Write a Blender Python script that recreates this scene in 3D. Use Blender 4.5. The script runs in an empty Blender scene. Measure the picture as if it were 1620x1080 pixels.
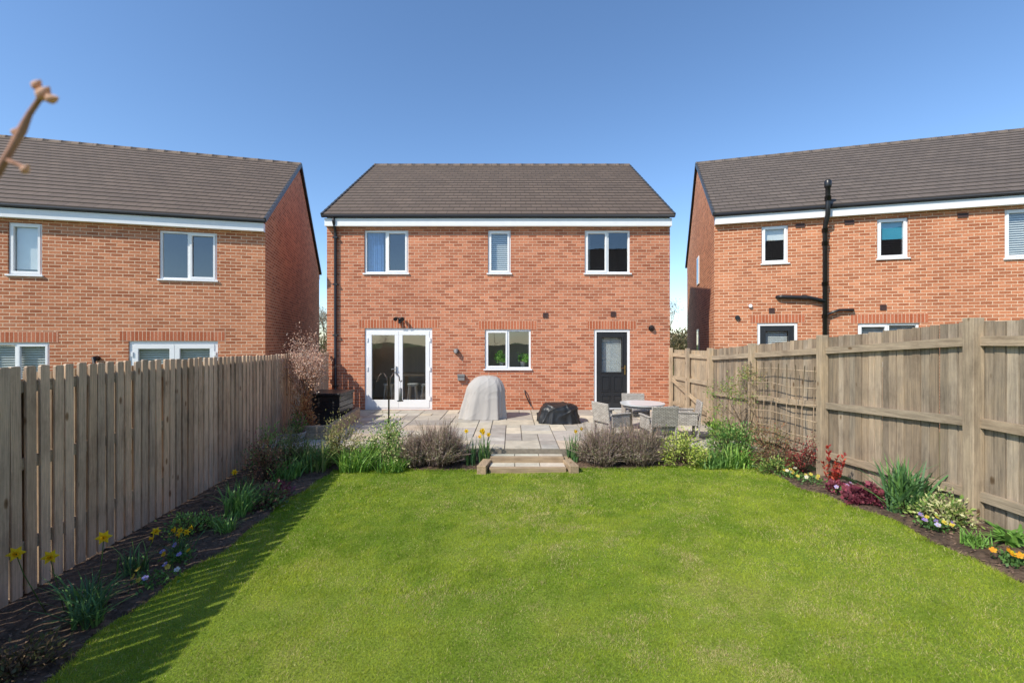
import bpy, math, random
import numpy as np
from mathutils import Vector, Matrix, noise as mnoise
random.seed(7); rng=np.random.default_rng(7)
scene=bpy.context.scene
COL=scene.collection
U=random.uniform

# ------------------------------------------------------------------ materials
def newmat(name):
    m=bpy.data.materials.new(name); m.use_nodes=True
    n=m.node_tree.nodes; l=m.node_tree.links
    return m,n,l,n["Principled BSDF"]
def mixc(n,l,blend,fac,a,b):
    x=n.new("ShaderNodeMixRGB"); x.blend_type=blend
    for key,v in (("Fac",fac),("Color1",a),("Color2",b)):
        if isinstance(v,bpy.types.NodeSocket): l.new(v,x.inputs[key])
        elif isinstance(v,(int,float)): x.inputs[key].default_value=v
        else: x.inputs[key].default_value=(*v[:3],1)
    return x.outputs["Color"]
def noisen(n,l,vec,scale,detail=4,rough=.6):
    t=n.new("ShaderNodeTexNoise"); t.inputs["Scale"].default_value=scale
    t.inputs["Detail"].default_value=detail; t.inputs["Roughness"].default_value=rough
    if vec is not None: l.new(vec,t.inputs["Vector"])
    return t.outputs["Fac"]
def ramp(n,l,fac,stops):
    r=n.new("ShaderNodeValToRGB"); l.new(fac,r.inputs["Fac"])
    e=r.color_ramp.elements
    e[0].position=stops[0][0]; e[0].color=(*stops[0][1],1)
    e[1].position=stops[-1][0]; e[1].color=(*stops[-1][1],1)
    for p,c in stops[1:-1]:
        q=e.new(p); q.color=(*c,1)
    return r.outputs["Color"]
def coord(n,l,kind="Object",scale=(1,1,1)):
    t=n.new("ShaderNodeTexCoord"); m=n.new("ShaderNodeMapping")
    m.inputs["Scale"].default_value=scale
    l.new(t.outputs[kind],m.inputs["Vector"]); return m.outputs["Vector"]
def bump(n,l,b,h,strength=.4,dist=.01):
    x=n.new("ShaderNodeBump"); x.inputs["Strength"].default_value=strength; x.inputs["Distance"].default_value=dist
    l.new(h,x.inputs["Height"]); l.new(x.outputs["Normal"],b.inputs["Normal"])
def mathn(n,l,op,a,b=None,clamp=False):
    x=n.new("ShaderNodeMath"); x.operation=op; x.use_clamp=clamp
    for i,v in enumerate((a,b)):
        if v is None: continue
        if isinstance(v,bpy.types.NodeSocket): l.new(v,x.inputs[i])
        else: x.inputs[i].default_value=v
    return x.outputs[0]

def plain(name,color,rough=.5,metal=0,nscale=6,amt=.15,bmp=0,bscale=60,spec=.5):
    m,n,l,b=newmat(name); v=coord(n,l)
    f=noisen(n,l,v,nscale)
    lo=tuple(c*(1-amt) for c in color); hi=tuple(min(1,c*(1+amt)) for c in color)
    l.new(ramp(n,l,f,[(.3,lo),(.7,hi)]),b.inputs["Base Color"])
    b.inputs["Roughness"].default_value=rough; b.inputs["Metallic"].default_value=metal
    b.inputs["Specular IOR Level"].default_value=spec
    if bmp: bump(n,l,b,noisen(n,l,v,bscale),bmp,.01)
    return m
def attr(name,rough=.7,scale=(1,1,1),nscale=10,amt=.3,bmp=0,trans=0,spec=.3,bdist=.004,sat=False):
    m,n,l,b=newmat(name)
    a=n.new("ShaderNodeAttribute"); a.attribute_name="Col"
    v=coord(n,l,"Object",scale); f=noisen(n,l,v,nscale,6,.65)
    g=ramp(n,l,f,[(.3,(1-amt,)*3),(.7,(1+amt,)*3)])
    c=mixc(n,l,"MULTIPLY",1,a.outputs["Color"],g)
    l.new(c,b.inputs["Base Color"]); b.inputs["Roughness"].default_value=rough
    b.inputs["Specular IOR Level"].default_value=spec
    if bmp: bump(n,l,b,f,bmp,bdist)
    if trans:
        t=n.new("ShaderNodeBsdfTranslucent"); l.new(c,t.inputs["Color"])
        x=n.new("ShaderNodeMixShader"); x.inputs[0].default_value=trans
        l.new(b.outputs[0],x.inputs[1]); l.new(t.outputs[0],x.inputs[2])
        l.new(x.outputs[0],n["Material Output"].inputs["Surface"])
    return m

def brickmat(name,c1,c2,mort,bw=.225,rh=.075,ms=.006,off=.5,tint=.13):
    m,n,l,b=newmat(name); v=coord(n,l,"UV")
    t=n.new("ShaderNodeTexBrick"); l.new(v,t.inputs["Vector"])
    t.inputs["Scale"].default_value=1; t.inputs["Brick Width"].default_value=bw
    t.inputs["Row Height"].default_value=rh; t.inputs["Mortar Size"].default_value=ms
    t.inputs["Mortar Smooth"].default_value=.15; t.offset=off
    t.inputs["Color1"].default_value=(*c1,1); t.inputs["Color2"].default_value=(*c2,1)
    t.inputs["Mortar"].default_value=(*mort,1)
    big=noisen(n,l,v,.55,5,.65); g=ramp(n,l,big,[(.3,(1-tint,1-tint*1.2,1-tint*1.2)),(.72,(1+tint*.6,)*3)])
    c=mixc(n,l,"MULTIPLY",1,t.outputs["Color"],g)
    f3=noisen(n,l,v,30,4,.65)
    c=mixc(n,l,"MULTIPLY",1,c,ramp(n,l,f3,[(.3,(.82,.80,.78)),(.7,(1.16,1.18,1.18))]))
    f4=noisen(n,l,v,2.6,6,.7)
    c=mixc(n,l,"MIX",ramp(n,l,f4,[(.60,(0,0,0)),(.80,(.30,.30,.30))]),c,(.68,.46,.34))
    l.new(c,b.inputs["Base Color"]); b.inputs["Roughness"].default_value=.85
    b.inputs["Specular IOR Level"].default_value=.2
    bump(n,l,b,mathn(n,l,'SUBTRACT',1.0,t.outputs["Fac"]),.4,.006)
    return m
BR1=(.36,.115,.060); BR2=(.63,.245,.135); MORT=(.66,.46,.33)
M_brick=brickmat("red_brick",BR1,BR2,MORT,ms=.0065)
M_brickL=brickmat("orange_brick",(.38,.125,.058),(.64,.255,.130),(.74,.53,.37),ms=.0075)
M_soldier=brickmat("soldier_brick",(.40,.11,.05),(.56,.19,.10),MORT,off=0.0,tint=.1)
def tilemat(name,col,jw=.33):
    m,n,l,b=newmat(name); v=coord(n,l,"UV")
    t=n.new("ShaderNodeTexBrick"); l.new(v,t.inputs["Vector"])
    t.inputs["Scale"].default_value=1; t.inputs["Brick Width"].default_value=jw
    t.inputs["Row Height"].default_value=.2672; t.inputs["Mortar Size"].default_value=.007
    t.inputs["Mortar Smooth"].default_value=.1; t.offset=.5
    t.inputs["Color1"].default_value=(*[c*.90 for c in col],1); t.inputs["Color2"].default_value=(*[c*1.1 for c in col],1)
    t.inputs["Mortar"].default_value=(*[c*.35 for c in col],1)
    f=noisen(n,l,v,1.2,6,.7)
    c=mixc(n,l,"MULTIPLY",1,t.outputs["Color"],ramp(n,l,f,[(.3,(.88,.88,.88)),(.7,(1.12,1.11,1.09))]))
    l.new(c,b.inputs["Base Color"]); b.inputs["Roughness"].default_value=.75
    bump(n,l,b,noisen(n,l,v,70,3),.25,.004)
    return m
M_tile=tilemat("brown_roof_tile",(.140,.100,.074),.27)
M_tile2=tilemat("grey_roof_tile",(.138,.108,.088),.27)
M_upvc=plain("white_upvc",(.84,.84,.84),.35,amt=.02)
M_fascia=plain("white_fascia",(.82,.82,.82),.4,amt=.03)
M_black=plain("black_plastic",(.018,.018,.02),.35,amt=.2)
M_verge=plain("grey_verge",(.06,.062,.066),.45,amt=.15)
M_door=plain("black_door_paint",(.022,.024,.028),.32,amt=.1)
M_metal=plain("brushed_steel",(.6,.6,.6),.3,1,amt=.1)
M_brass=plain("dull_brass",(.5,.36,.15),.35,1,amt=.1)
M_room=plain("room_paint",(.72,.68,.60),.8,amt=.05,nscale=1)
M_roomd=plain("painted_room_shade",(.16,.16,.17),.8,amt=.2,nscale=1)  # room walls darkened in colour to stand in for an unlit interior
M_floor=plain("room_floor",(.42,.29,.17),.4,amt=.2)
M_blind=plain("white_blind",(.72,.73,.72),.6,amt=.04)
M_tealb=plain("teal_blind",(.05,.34,.50),.6,amt=.05)
M_curt=plain("blue_curtain",(.20,.36,.62),.8,amt=.15,nscale=12)
M_furn=plain("pale_wood_furniture",(.6,.42,.25),.5,amt=.15)
M_grey=plain("grey_box_plastic",(.22,.21,.20),.5,amt=.1)
M_vent=plain("brown_vent",(.07,.035,.03),.6,amt=.1)
M_darkg=plain("dark_pane",(.03,.04,.05),.05,amt=.1)
def glassmat():
    m,n,l,b=newmat("window_glass"); n.remove(b)
    lw=n.new("ShaderNodeLayerWeight"); lw.inputs["Blend"].default_value=.5
    p=mathn(n,l,'POWER',lw.outputs["Facing"],4.0); f=mathn(n,l,'ADD',mathn(n,l,'MULTIPLY',p,.82),.14,True)
    tr=n.new("ShaderNodeBsdfTransparent"); tr.inputs[0].default_value=(.86,.90,.90,1)
    gl=n.new("ShaderNodeBsdfGlossy"); gl.inputs["Roughness"].default_value=.01; gl.inputs["Color"].default_value=(1,1,1,1)
    v=coord(n,l); nz=noisen(n,l,v,1.3,1); bp=n.new("ShaderNodeBump"); bp.inputs["Strength"].default_value=.12; bp.inputs["Distance"].default_value=.02
    l.new(nz,bp.inputs["Height"]); l.new(bp.outputs[0],gl.inputs["Normal"])
    x=n.new("ShaderNodeMixShader"); l.new(f,x.inputs[0]); l.new(tr.outputs[0],x.inputs[1]); l.new(gl.outputs[0],x.inputs[2])
    l.new(x.outputs[0],n["Material Output"].inputs["Surface"]); return m
M_glass=glassmat()
def woodmat(name,scale,amt=.45,stain=((.66,.63,.61),(.95,.95,.94),(1.15,1.12,1.06))):
    m,n,l,b=newmat(name)
    a=n.new("ShaderNodeAttribute"); a.attribute_name="Col"
    v=coord(n,l,"Object",scale)
    f=noisen(n,l,v,6,7,.7)
    c=mixc(n,l,"MULTIPLY",1,a.outputs["Color"],ramp(n,l,f,[(.25,(1-amt,1-amt,1-amt)),(.7,(1+amt*.6,)*3)]))
    v2=coord(n,l,"Object",tuple(1.0 if s>3 else .45 for s in scale))
    vo=n.new("ShaderNodeTexVoronoi"); vo.inputs["Scale"].default_value=6; l.new(v2,vo.inputs["Vector"])
    c=mixc(n,l,"MULTIPLY",1,c,ramp(n,l,vo.outputs["Distance"],[(.0,(.25,.19,.14)),(.08,(.5,.42,.34)),(.13,(1,1,1))]))
    big=noisen(n,l,coord(n,l,"Object",tuple(1.6 if s>3 else .7 for s in scale)),2.3,7,.72)
    c=mixc(n,l,"MULTIPLY",1,c,ramp(n,l,big,[(.32,stain[0]),(.5,stain[1]),(.68,stain[2])]))
    l.new(c,b.inputs["Base Color"]); b.inputs["Roughness"].default_value=.85; b.inputs["Specular IOR Level"].default_value=.2
    bump(n,l,b,f,.5,.005); return m
M_woodv=woodmat("weathered_board_upright",(11,11,.5),stain=((.60,.59,.59),(.94,.94,.94),(1.17,1.13,1.05)))
M_woodw=woodmat("warm_board_upright",(11,11,.5),stain=((.62,.59,.57),(.95,.94,.93),(1.15,1.11,1.04)))
M_woodh=woodmat("weathered_board_along",(9,.5,9))
M_woodx=woodmat("weathered_board_across",(.5,9,9))
M_leaf=attr("leaf_green",.5,nscale=8,amt=.2,trans=.35,spec=.4)
M_blade=attr("grass_blade",.6,nscale=3,amt=.12,trans=.45,spec=.2)
M_petal=attr("flower_petal",.6,nscale=20,amt=.08,trans=.3)
M_twig=attr("twig_bark",.85,nscale=30,amt=.3,bmp=.4)
M_slab=attr("sandstone_slab",.8,nscale=5,amt=.2,bmp=.3,bdist=.003)
M_joint=plain("slab_joint",(.22,.19,.15),.95,amt=.2,nscale=20)
def soilmat():
    m,n,l,b=newmat("dark_soil"); v=coord(n,l)
    f=noisen(n,l,v,14,8,.75); f2=noisen(n,l,v,2,3)
    c=ramp(n,l,f,[(.3,(.035,.022,.014)),(.5,(.11,.07,.045)),(.75,(.27,.18,.12))])
    c=mixc(n,l,"MULTIPLY",1,c,ramp(n,l,f2,[(.3,(.7,.7,.7)),(.7,(1.2,1.2,1.2))]))
    l.new(c,b.inputs["Base Color"]); b.inputs["Roughness"].default_value=.95
    bump(n,l,b,f,.9,.03); return m
M_soil=soilmat()
def turfmat(name,k=1):
    m,n,l,b=newmat(name); v=coord(n,l)
    f=noisen(n,l,v,.9,5,.6); f2=noisen(n,l,v,60,4,.7)
    c=ramp(n,l,f,[(.3,(.16*k,.26*k,.015*k)),(.55,(.24*k,.32*k,.03*k)),(.75,(.34*k,.34*k,.08*k))])
    c=mixc(n,l,"MULTIPLY",1,c,ramp(n,l,f2,[(.3,(.5,.5,.45)),(.7,(1.3,1.3,1.2))]))
    l.new(c,b.inputs["Base Color"]); b.inputs["Roughness"].default_value=.95
    bump(n,l,b,f2,.8,.03); return m
M_turf=turfmat("lawn_turf"); M_field=turfmat("field_grass",.45)

# ------------------------------------------------------------------ mesh builder
class MB:
    def __init__(s): s.v=[];s.f=[];s.m=[];s.c=[];s.uv=[];s.sm=[]
    def face(s,pts,mi=0,c=(1,1,1),uv=None,smooth=False):
        b=len(s.v); s.v+= [tuple(p) for p in pts]; s.f.append(tuple(range(b,b+len(pts))))
        s.m.append(mi); s.c.append(c); s.uv.append(uv); s.sm.append(smooth)
    def box(s,x0,x1,y0,y1,z0,z1,mi=0,c=(1,1,1),M=None):
        p=[(x0,y0,z0),(x1,y0,z0),(x1,y1,z0),(x0,y1,z0),(x0,y0,z1),(x1,y0,z1),(x1,y1,z1),(x0,y1,z1)]
        if M is not None: p=[tuple(M@Vector(q)) for q in p]
        b=len(s.v); s.v+=p
        for q in ((0,3,2,1),(4,5,6,7),(0,1,5,4),(1,2,6,5),(2,3,7,6),(3,0,4,7)):
            s.f.append(tuple(b+i for i in q)); s.m.append(mi); s.c.append(c); s.uv.append(None); s.sm.append(False)
    def prism(s,prof,y0,y1,mi=0,c=(1,1,1),M=None):
        n=len(prof); p=[(a,y0,z) for a,z in prof]+[(a,y1,z) for a,z in prof]
        if M is not None: p=[tuple(M@Vector(q)) for q in p]
        b=len(s.v); s.v+=p
        fs=[tuple(range(b,b+n)),tuple(range(b+2*n-1,b+n-1,-1))]+[(b+i,b+n+i,b+n+(i+1)%n,b+(i+1)%n) for i in range(n)]
        for q in fs: s.f.append(q); s.m.append(mi); s.c.append(c); s.uv.append(None); s.sm.append(False)
    def beam(s,a,b,w,h,mi=0,c=(1,1,1),up=(0,0,1)):
        a=Vector(a);b=Vector(b);d=(b-a);L=d.length;d.normalize();up=Vector(up)
        if abs(d.dot(up))>.99: up=Vector((0,1,0))
        x=d.cross(up).normalized(); z=x.cross(d)
        M=Matrix((( x.x,d.x,z.x,a.x),(x.y,d.y,z.y,a.y),(x.z,d.z,z.z,a.z),(0,0,0,1)))
        s.box(-w/2,w/2,0,L,-h/2,h/2,mi,c,M)
    def tube(s,pts,radii,n=8,mi=0,c=(1,1,1),cap=True):
        pts=[Vector(p) for p in pts]
        if not hasattr(radii,'__len__'): radii=[radii]*len(pts)
        b=len(s.v); ref=Vector((0,0,1))
        for i,p in enumerate(pts):
            d=(pts[min(i+1,len(pts)-1)]-pts[max(i-1,0)]).normalized()
            if abs(d.dot(ref))>.95: ref=Vector((1,0,0)) if abs(d.x)<.9 else Vector((0,1,0))
            x=d.cross(ref).normalized(); y=d.cross(x)
            for k in range(n):
                a=2*math.pi*k/n; s.v.append(tuple(p+(x*math.cos(a)+y*math.sin(a))*radii[i]))
        for i in range(len(pts)-1):
            for k in range(n):
                k2=(k+1)%n
                s.f.append((b+i*n+k,b+(i+1)*n+k,b+(i+1)*n+k2,b+i*n+k2)); s.m.append(mi); s.c.append(c); s.uv.append(None); s.sm.append(True)
        if cap:
            for i in (0,len(pts)-1):
                s.f.append(tuple(b+i*n+k for k in range(n))); s.m.append(mi); s.c.append(c); s.uv.append(None); s.sm.append(False)
    def build(s,name,mats,parent=None,loc=(0,0,0),bev=0):
        me=bpy.data.meshes.new(name); me.from_pydata(s.v,[],s.f)
        for m in mats: me.materials.append(m)
        me.polygons.foreach_set("material_index",s.m)
        me.polygons.foreach_set("use_smooth",s.sm)
        ca=me.color_attributes.new("Col",'FLOAT_COLOR','CORNER'); ul=me.uv_layers.new(name="UVMap")
        me.update()
        cd=np.ones((len(me.loops),4),dtype=np.float32); ud=np.zeros((len(me.loops),2),dtype=np.float32)
        for i,p in enumerate(me.polygons):
            nrm=p.normal
            for j,li in enumerate(p.loop_indices):
                cd[li,:3]=s.c[i]
                if s.uv[i] is not None: ud[li]=s.uv[i][j]
                else:
                    co=s.v[me.loops[li].vertex_index]; ax=max(range(3),key=lambda q:abs(nrm[q]))
                    ud[li]=((co[1],co[2]),(co[0],co[2]),(co[0],co[1]))[ax]
        ca.data.foreach_set("color",cd.ravel()); ul.data.foreach_set("uv",ud.ravel())
        o=bpy.data.objects.new(name,me); COL.objects.link(o); o.location=loc
        if parent: o.parent=parent
        if bev:
            bm=o.modifiers.new("bevel",'BEVEL'); bm.width=bev; bm.segments=2; bm.limit_method='ANGLE'
        return o
def meta(o,label=None,cat=None,group=None,kind=None):
    if label: o["label"]=label
    if cat: o["category"]=cat
    if group: o["group"]=group
    if kind: o["kind"]=kind
    return o
def empty(name,loc,rot=0,label=None,cat=None,group=None):
    o=bpy.data.objects.new(name,None); COL.objects.link(o); o.location=loc; o.rotation_euler=(0,0,rot); o.empty_display_size=.2
    return meta(o,label,cat,group)
def npmesh(name,V,k,C,mat,parent=None,loc=(0,0,0)):
    V=np.asarray(V,dtype=np.float32).reshape(-1,3); C=np.asarray(C,dtype=np.float32).reshape(-1,3)
    nf=len(V)//k; me=bpy.data.meshes.new(name)
    me.vertices.add(len(V)); me.vertices.foreach_set("co",V.ravel())
    me.loops.add(nf*k); me.loops.foreach_set("vertex_index",np.arange(nf*k,dtype=np.int32))
    me.polygons.add(nf); me.polygons.foreach_set("loop_start",np.arange(0,nf*k,k,dtype=np.int32))
    me.update(calc_edges=True)
    ca=me.color_attributes.new("Col",'FLOAT_COLOR','POINT')
    cc=np.ones((len(V),4),dtype=np.float32); cc[:,:3]=C; ca.data.foreach_set("color",cc.ravel())
    me.materials.append(mat)
    o=bpy.data.objects.new(name,me); COL.objects.link(o); o.location=loc
    if parent: o.parent=parent
    return o
def vnoise(x,y,scale,seed):
    g=np.random.default_rng(seed).random((64,64)); X=x*scale+1000; Y=y*scale+1000
    xi=np.floor(X).astype(int); yi=np.floor(Y).astype(int); fx=X-xi; fy=Y-yi
    fx=fx*fx*(3-2*fx); fy=fy*fy*(3-2*fy)
    a=g[xi%64,yi%64];b=g[(xi+1)%64,yi%64];c=g[xi%64,(yi+1)%64];d=g[(xi+1)%64,(yi+1)%64]
    return (a*(1-fx)+b*fx)*(1-fy)+(c*(1-fx)+d*fx)*fy
def H(x,y):
    x=np.asarray(x,dtype=float);y=np.asarray(y,dtype=float)
    return .34*np.clip(x/4,0,1.1)**1.3*np.clip((8.3-y)/4.3,0,1)

# ------------------------------------------------------------------ house
SL=.667; ZE=4.97; YE=-.2
def wall_front(mb,W,z0,z1,ops,rev=.1):
    xs=sorted({0,W}|{o['x0'] for o in ops}|{o['x1'] for o in ops}); zs=sorted({z0,z1}|{o['z0'] for o in ops}|{o['z1'] for o in ops})
    for i in range(len(xs)-1):
        for j in range(len(zs)-1):
            cx=(xs[i]+xs[i+1])/2;cz=(zs[j]+zs[j+1])/2
            if any(o['x0']<cx<o['x1'] and o['z0']<cz<o['z1'] for o in ops): continue
            mb.face([(xs[i],0,zs[j]),(xs[i+1],0,zs[j]),(xs[i+1],0,zs[j+1]),(xs[i],0,zs[j+1])])
    for o in ops:
        a,b,c,d=o['x0'],o['x1'],o['z0'],o['z1']
        mb.face([(a,0,c),(a,rev,c),(a,rev,d),(a,0,d)]);mb.face([(b,0,c),(b,0,d),(b,rev,d),(b,rev,c)])
        mb.face([(a,0,d),(a,rev,d),(b,rev,d),(b,0,d)]);mb.face([(a,0,c),(b,0,c),(b,rev,c),(a,rev,c)])
def ring(mb,a,b,c,d,w,y0,y1,bot=None,mi=0):
    bot=w if bot is None else bot
    mb.box(a,b,y0,y1,d-w,d,mi);mb.box(a,b,y0,y1,c,c+bot,mi)
    mb.box(a,a+w,y0,y1,c+bot,d-w,mi);mb.box(b-w,b,y0,y1,c+bot,d-w,mi)
def room(root,o,deep=2.6):
    a,b,c,d=o['x0']-.25,o['x1']+.25,o['z0'],o['z1']+.2
    if o['kind']=='window' : c-=.7
    if o['kind']=='french': a-=.3; b+=.6
    mb=MB(); y0=.101; y1=deep
    mb.face([(a,y1,c),(b,y1,c),(b,y1,d),(a,y1,d)]);mb.face([(a,y0,c),(a,y1,c),(a,y1,d),(a,y0,d)])
    mb.face([(b,y0,c),(b,y0,d),(b,y1,d),(b,y1,c)]);mb.face([(a,y0,d),(a,y1,d),(b,y1,d),(b,y0,d)])
    mb.face([(a,y0,c),(b,y0,c),(b,y1,c),(a,y1,c)],1)
    for q in ((a,o['x0'],c,d),(o['x1'],b,c,d),(o['x0'],o['x1'],c,o['z0']),(o['x0'],o['x1'],o['z1'],d)):
        if q[1]-q[0]>.01 and q[3]-q[2]>.01:
            mb.face([(q[0],y0,q[2]),(q[0],y0,q[3]),(q[1],y0,q[3]),(q[1],y0,q[2])])
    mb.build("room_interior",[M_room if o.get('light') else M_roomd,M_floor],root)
def sashes(mb,a,b,c,d,mull,y=.035):
    ring(mb,a,b,c,d,.05,y,.10)
    xs=[a+.05]+[m for m in mull]+[b-.05]
    for m in mull: mb.box(m-.03,m+.03,y+.002,.098,c+.05,d-.05)
    panes=[]
    for i in range(len(xs)-1):
        l=xs[i]+(.03 if i>0 else 0); r=xs[i+1]-(.03 if i<len(xs)-2 else 0)
        panes.append((l,r,c+.05,d-.05))
    return panes
def pane_glass(win,panes,y=.07):
    for p in panes:
        g=MB(); g.face([(p[0],y,p[2]),(p[1],y,p[2]),(p[1],y,p[3]),(p[0],y,p[3])]); g.build("glass_pane",[M_glass],win)
def dressing(win,o):
    a,b,c,d=o['x0']+.05,o['x1']-.05,o['z0']+.04,o['z1']-.04
    for dr in o.get('dress',[]):
        if dr[0]=='blind':
            l=a+(b-a)*dr[1]; r=a+(b-a)*dr[2]; low=d-(d-c)*dr[3]; mb=MB(); z=d
            M=Matrix.Rotation(math.radians(48),4,'X')
            while z>low:
                T=Matrix.Translation((0,.15,z))@M
                mb.box(l,r,-.026,.026,-.001,.001,0,M=T); z-=.052
            mb.box(l,r,.13,.17,low-.02,low,0)
            mb.box(l+.1,l+.104,.148,.152,low,d); mb.box(r-.104,r-.1,.148,.152,low,d)
            mb.build("blind",[M_blind],win)
        if dr[0]=='roller':
            mb=MB(); low=d-(d-c)*dr[3]; mb.box(a,b,.13,.135,low,d,0); mb.build("blind",[dr[4]],win)
        if dr[0]=='curtain':
            l=a+(b-a)*dr[1]; r=a+(b-a)*dr[2]; n=50; mb=MB()
            P=[(l+(r-l)*i/n,.16+.025*math.sin(i*1.1)+.01*math.sin(i*2.7)) for i in range(n+1)]
            for i in range(n): mb.face([(*P[i],c-.3),(*P[i+1],c-.3),(*P[i+1],d),(*P[i],d)],smooth=True)
            mb.build("curtain",[dr[3]],win)
def make_window(root,o):
    a,b,c,d=o['x0'],o['x1'],o['z0'],o['z1']; mb=MB()
    panes=sashes(mb,a+.004,b-.004,c+.004,d-.004,o.get('mull',[]))
    gp=[]
    for i,p in enumerate(panes):
        if i in o.get('open',[]):
            ring(mb,p[0]-.012,p[1]+.012,p[2]-.012,p[3]+.012,.045,.018,.075); gp.append((p[0]+.032,p[1]-.032,p[2]+.032,p[3]-.032))
        else: gp.append(p)
    w=mb.build("window",[M_upvc],root,bev=.004)
    s=MB(); s.box(a-.03,b+.03,-.04,.034,c-.025,c+.01); s.build("sill",[M_upvc],w,bev=.004)
    pane_glass(w,gp); dressing(w,o)
def make_french(root,o):
    a,b,c,d=o['x0']+.004,o['x1']-.004,o['z0']+.004,o['z1']-.004; mb=MB(); ring(mb,a,b,c,d,.07,.03,.1,.05)
    w=mb.build("patio_door",[M_upvc],root,bev=.004); m=(a+b)/2
    for l,r in ((a+.072,m-.002),(m+.002,b-.072)):
        lf=MB(); ring(lf,l,r,c+.052,d-.072,.10,.02,.08,.20); leaf=lf.build("door_leaf",[M_upvc],w,bev=.005)
        pane_glass(w,[(l+.10,r-.10,c+.252,d-.172)],.05)
    hh=MB(); hh.box(m-.07,m-.045,-.01,.019,c+.9,c+1.12); hh.tube([(m-.057,-.005,c+1.05),(m-.057,-.045,c+1.05),(m-.17,-.045,c+1.05)],.009,8)
    hh.build("handle",[M_metal],w)
    for x in (a+.06,b-.06):
        for z in (.25,1.0,1.75):
            hg=MB(); hg.box(x-.018,x+.018,.0,.018,c+z,c+z+.1); hg.build("hinge",[M_upvc],w)
    dressing(w,o)
def make_door(root,o):
    a,b,c,d=o['x0']+.004,o['x1']-.004,o['z0']+.004,o['z1']-.004; f=MB(); ring(f,a,b,c,d,.065,.02,.1,.04)
    w=f.build("door_frame",[M_upvc],root,bev=.004)
    l,r,t,bt=a+.067,b-.067,d-.067,c+.042; gl=(l+.13,r-.13,bt+.93,t-.13)
    mb=MB()
    mb.box(l,gl[0],.04,.08,bt,t);mb.box(gl[1],r,.04,.08,bt,t);mb.box(gl[0],gl[1],.04,.08,bt,gl[2]);mb.box(gl[0],gl[1],.04,.08,gl[3],t)
    ring(mb,gl[0]-.03,gl[1]+.03,gl[2]-.03,gl[3]+.03,.035,.025,.0395)
    mid=(l+r)/2
    for x0,x1 in ((l+.12,mid-.035),(mid+.035,r-.12)):
        for zz0,zz1 in ((.16,.34),(.42,.82)):
            ring(mb,x0,x1,bt+zz0,bt+zz1,.022,.026,.0395); mb.box(x0+.04,x1-.04,.03,.0395,bt+zz0+.04,bt+zz1-.04)
    dr=mb.build("door",[M_door],root,bev=.004)
    pane_glass(dr,[gl],.055)
    dressing(dr,dict(x0=gl[0]-.05,x1=gl[1]+.05,z0=gl[2]-.04,z1=gl[3]+.04,dress=o.get('dress',[])))
    h=MB(); x=r-.06; h.box(x-.018,x+.018,.028,.0395,bt+.86,bt+1.1); h.tube([(x,.03,bt+1.03),(x,-.02,bt+1.03),(x-.12,-.02,bt+1.03)],.009,8); h.build("handle",[M_brass],dr)
    s=MB(); s.box(a,b,-.06,.019,c-.02,c+.03); s.build("threshold",[M_metal],root)
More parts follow.
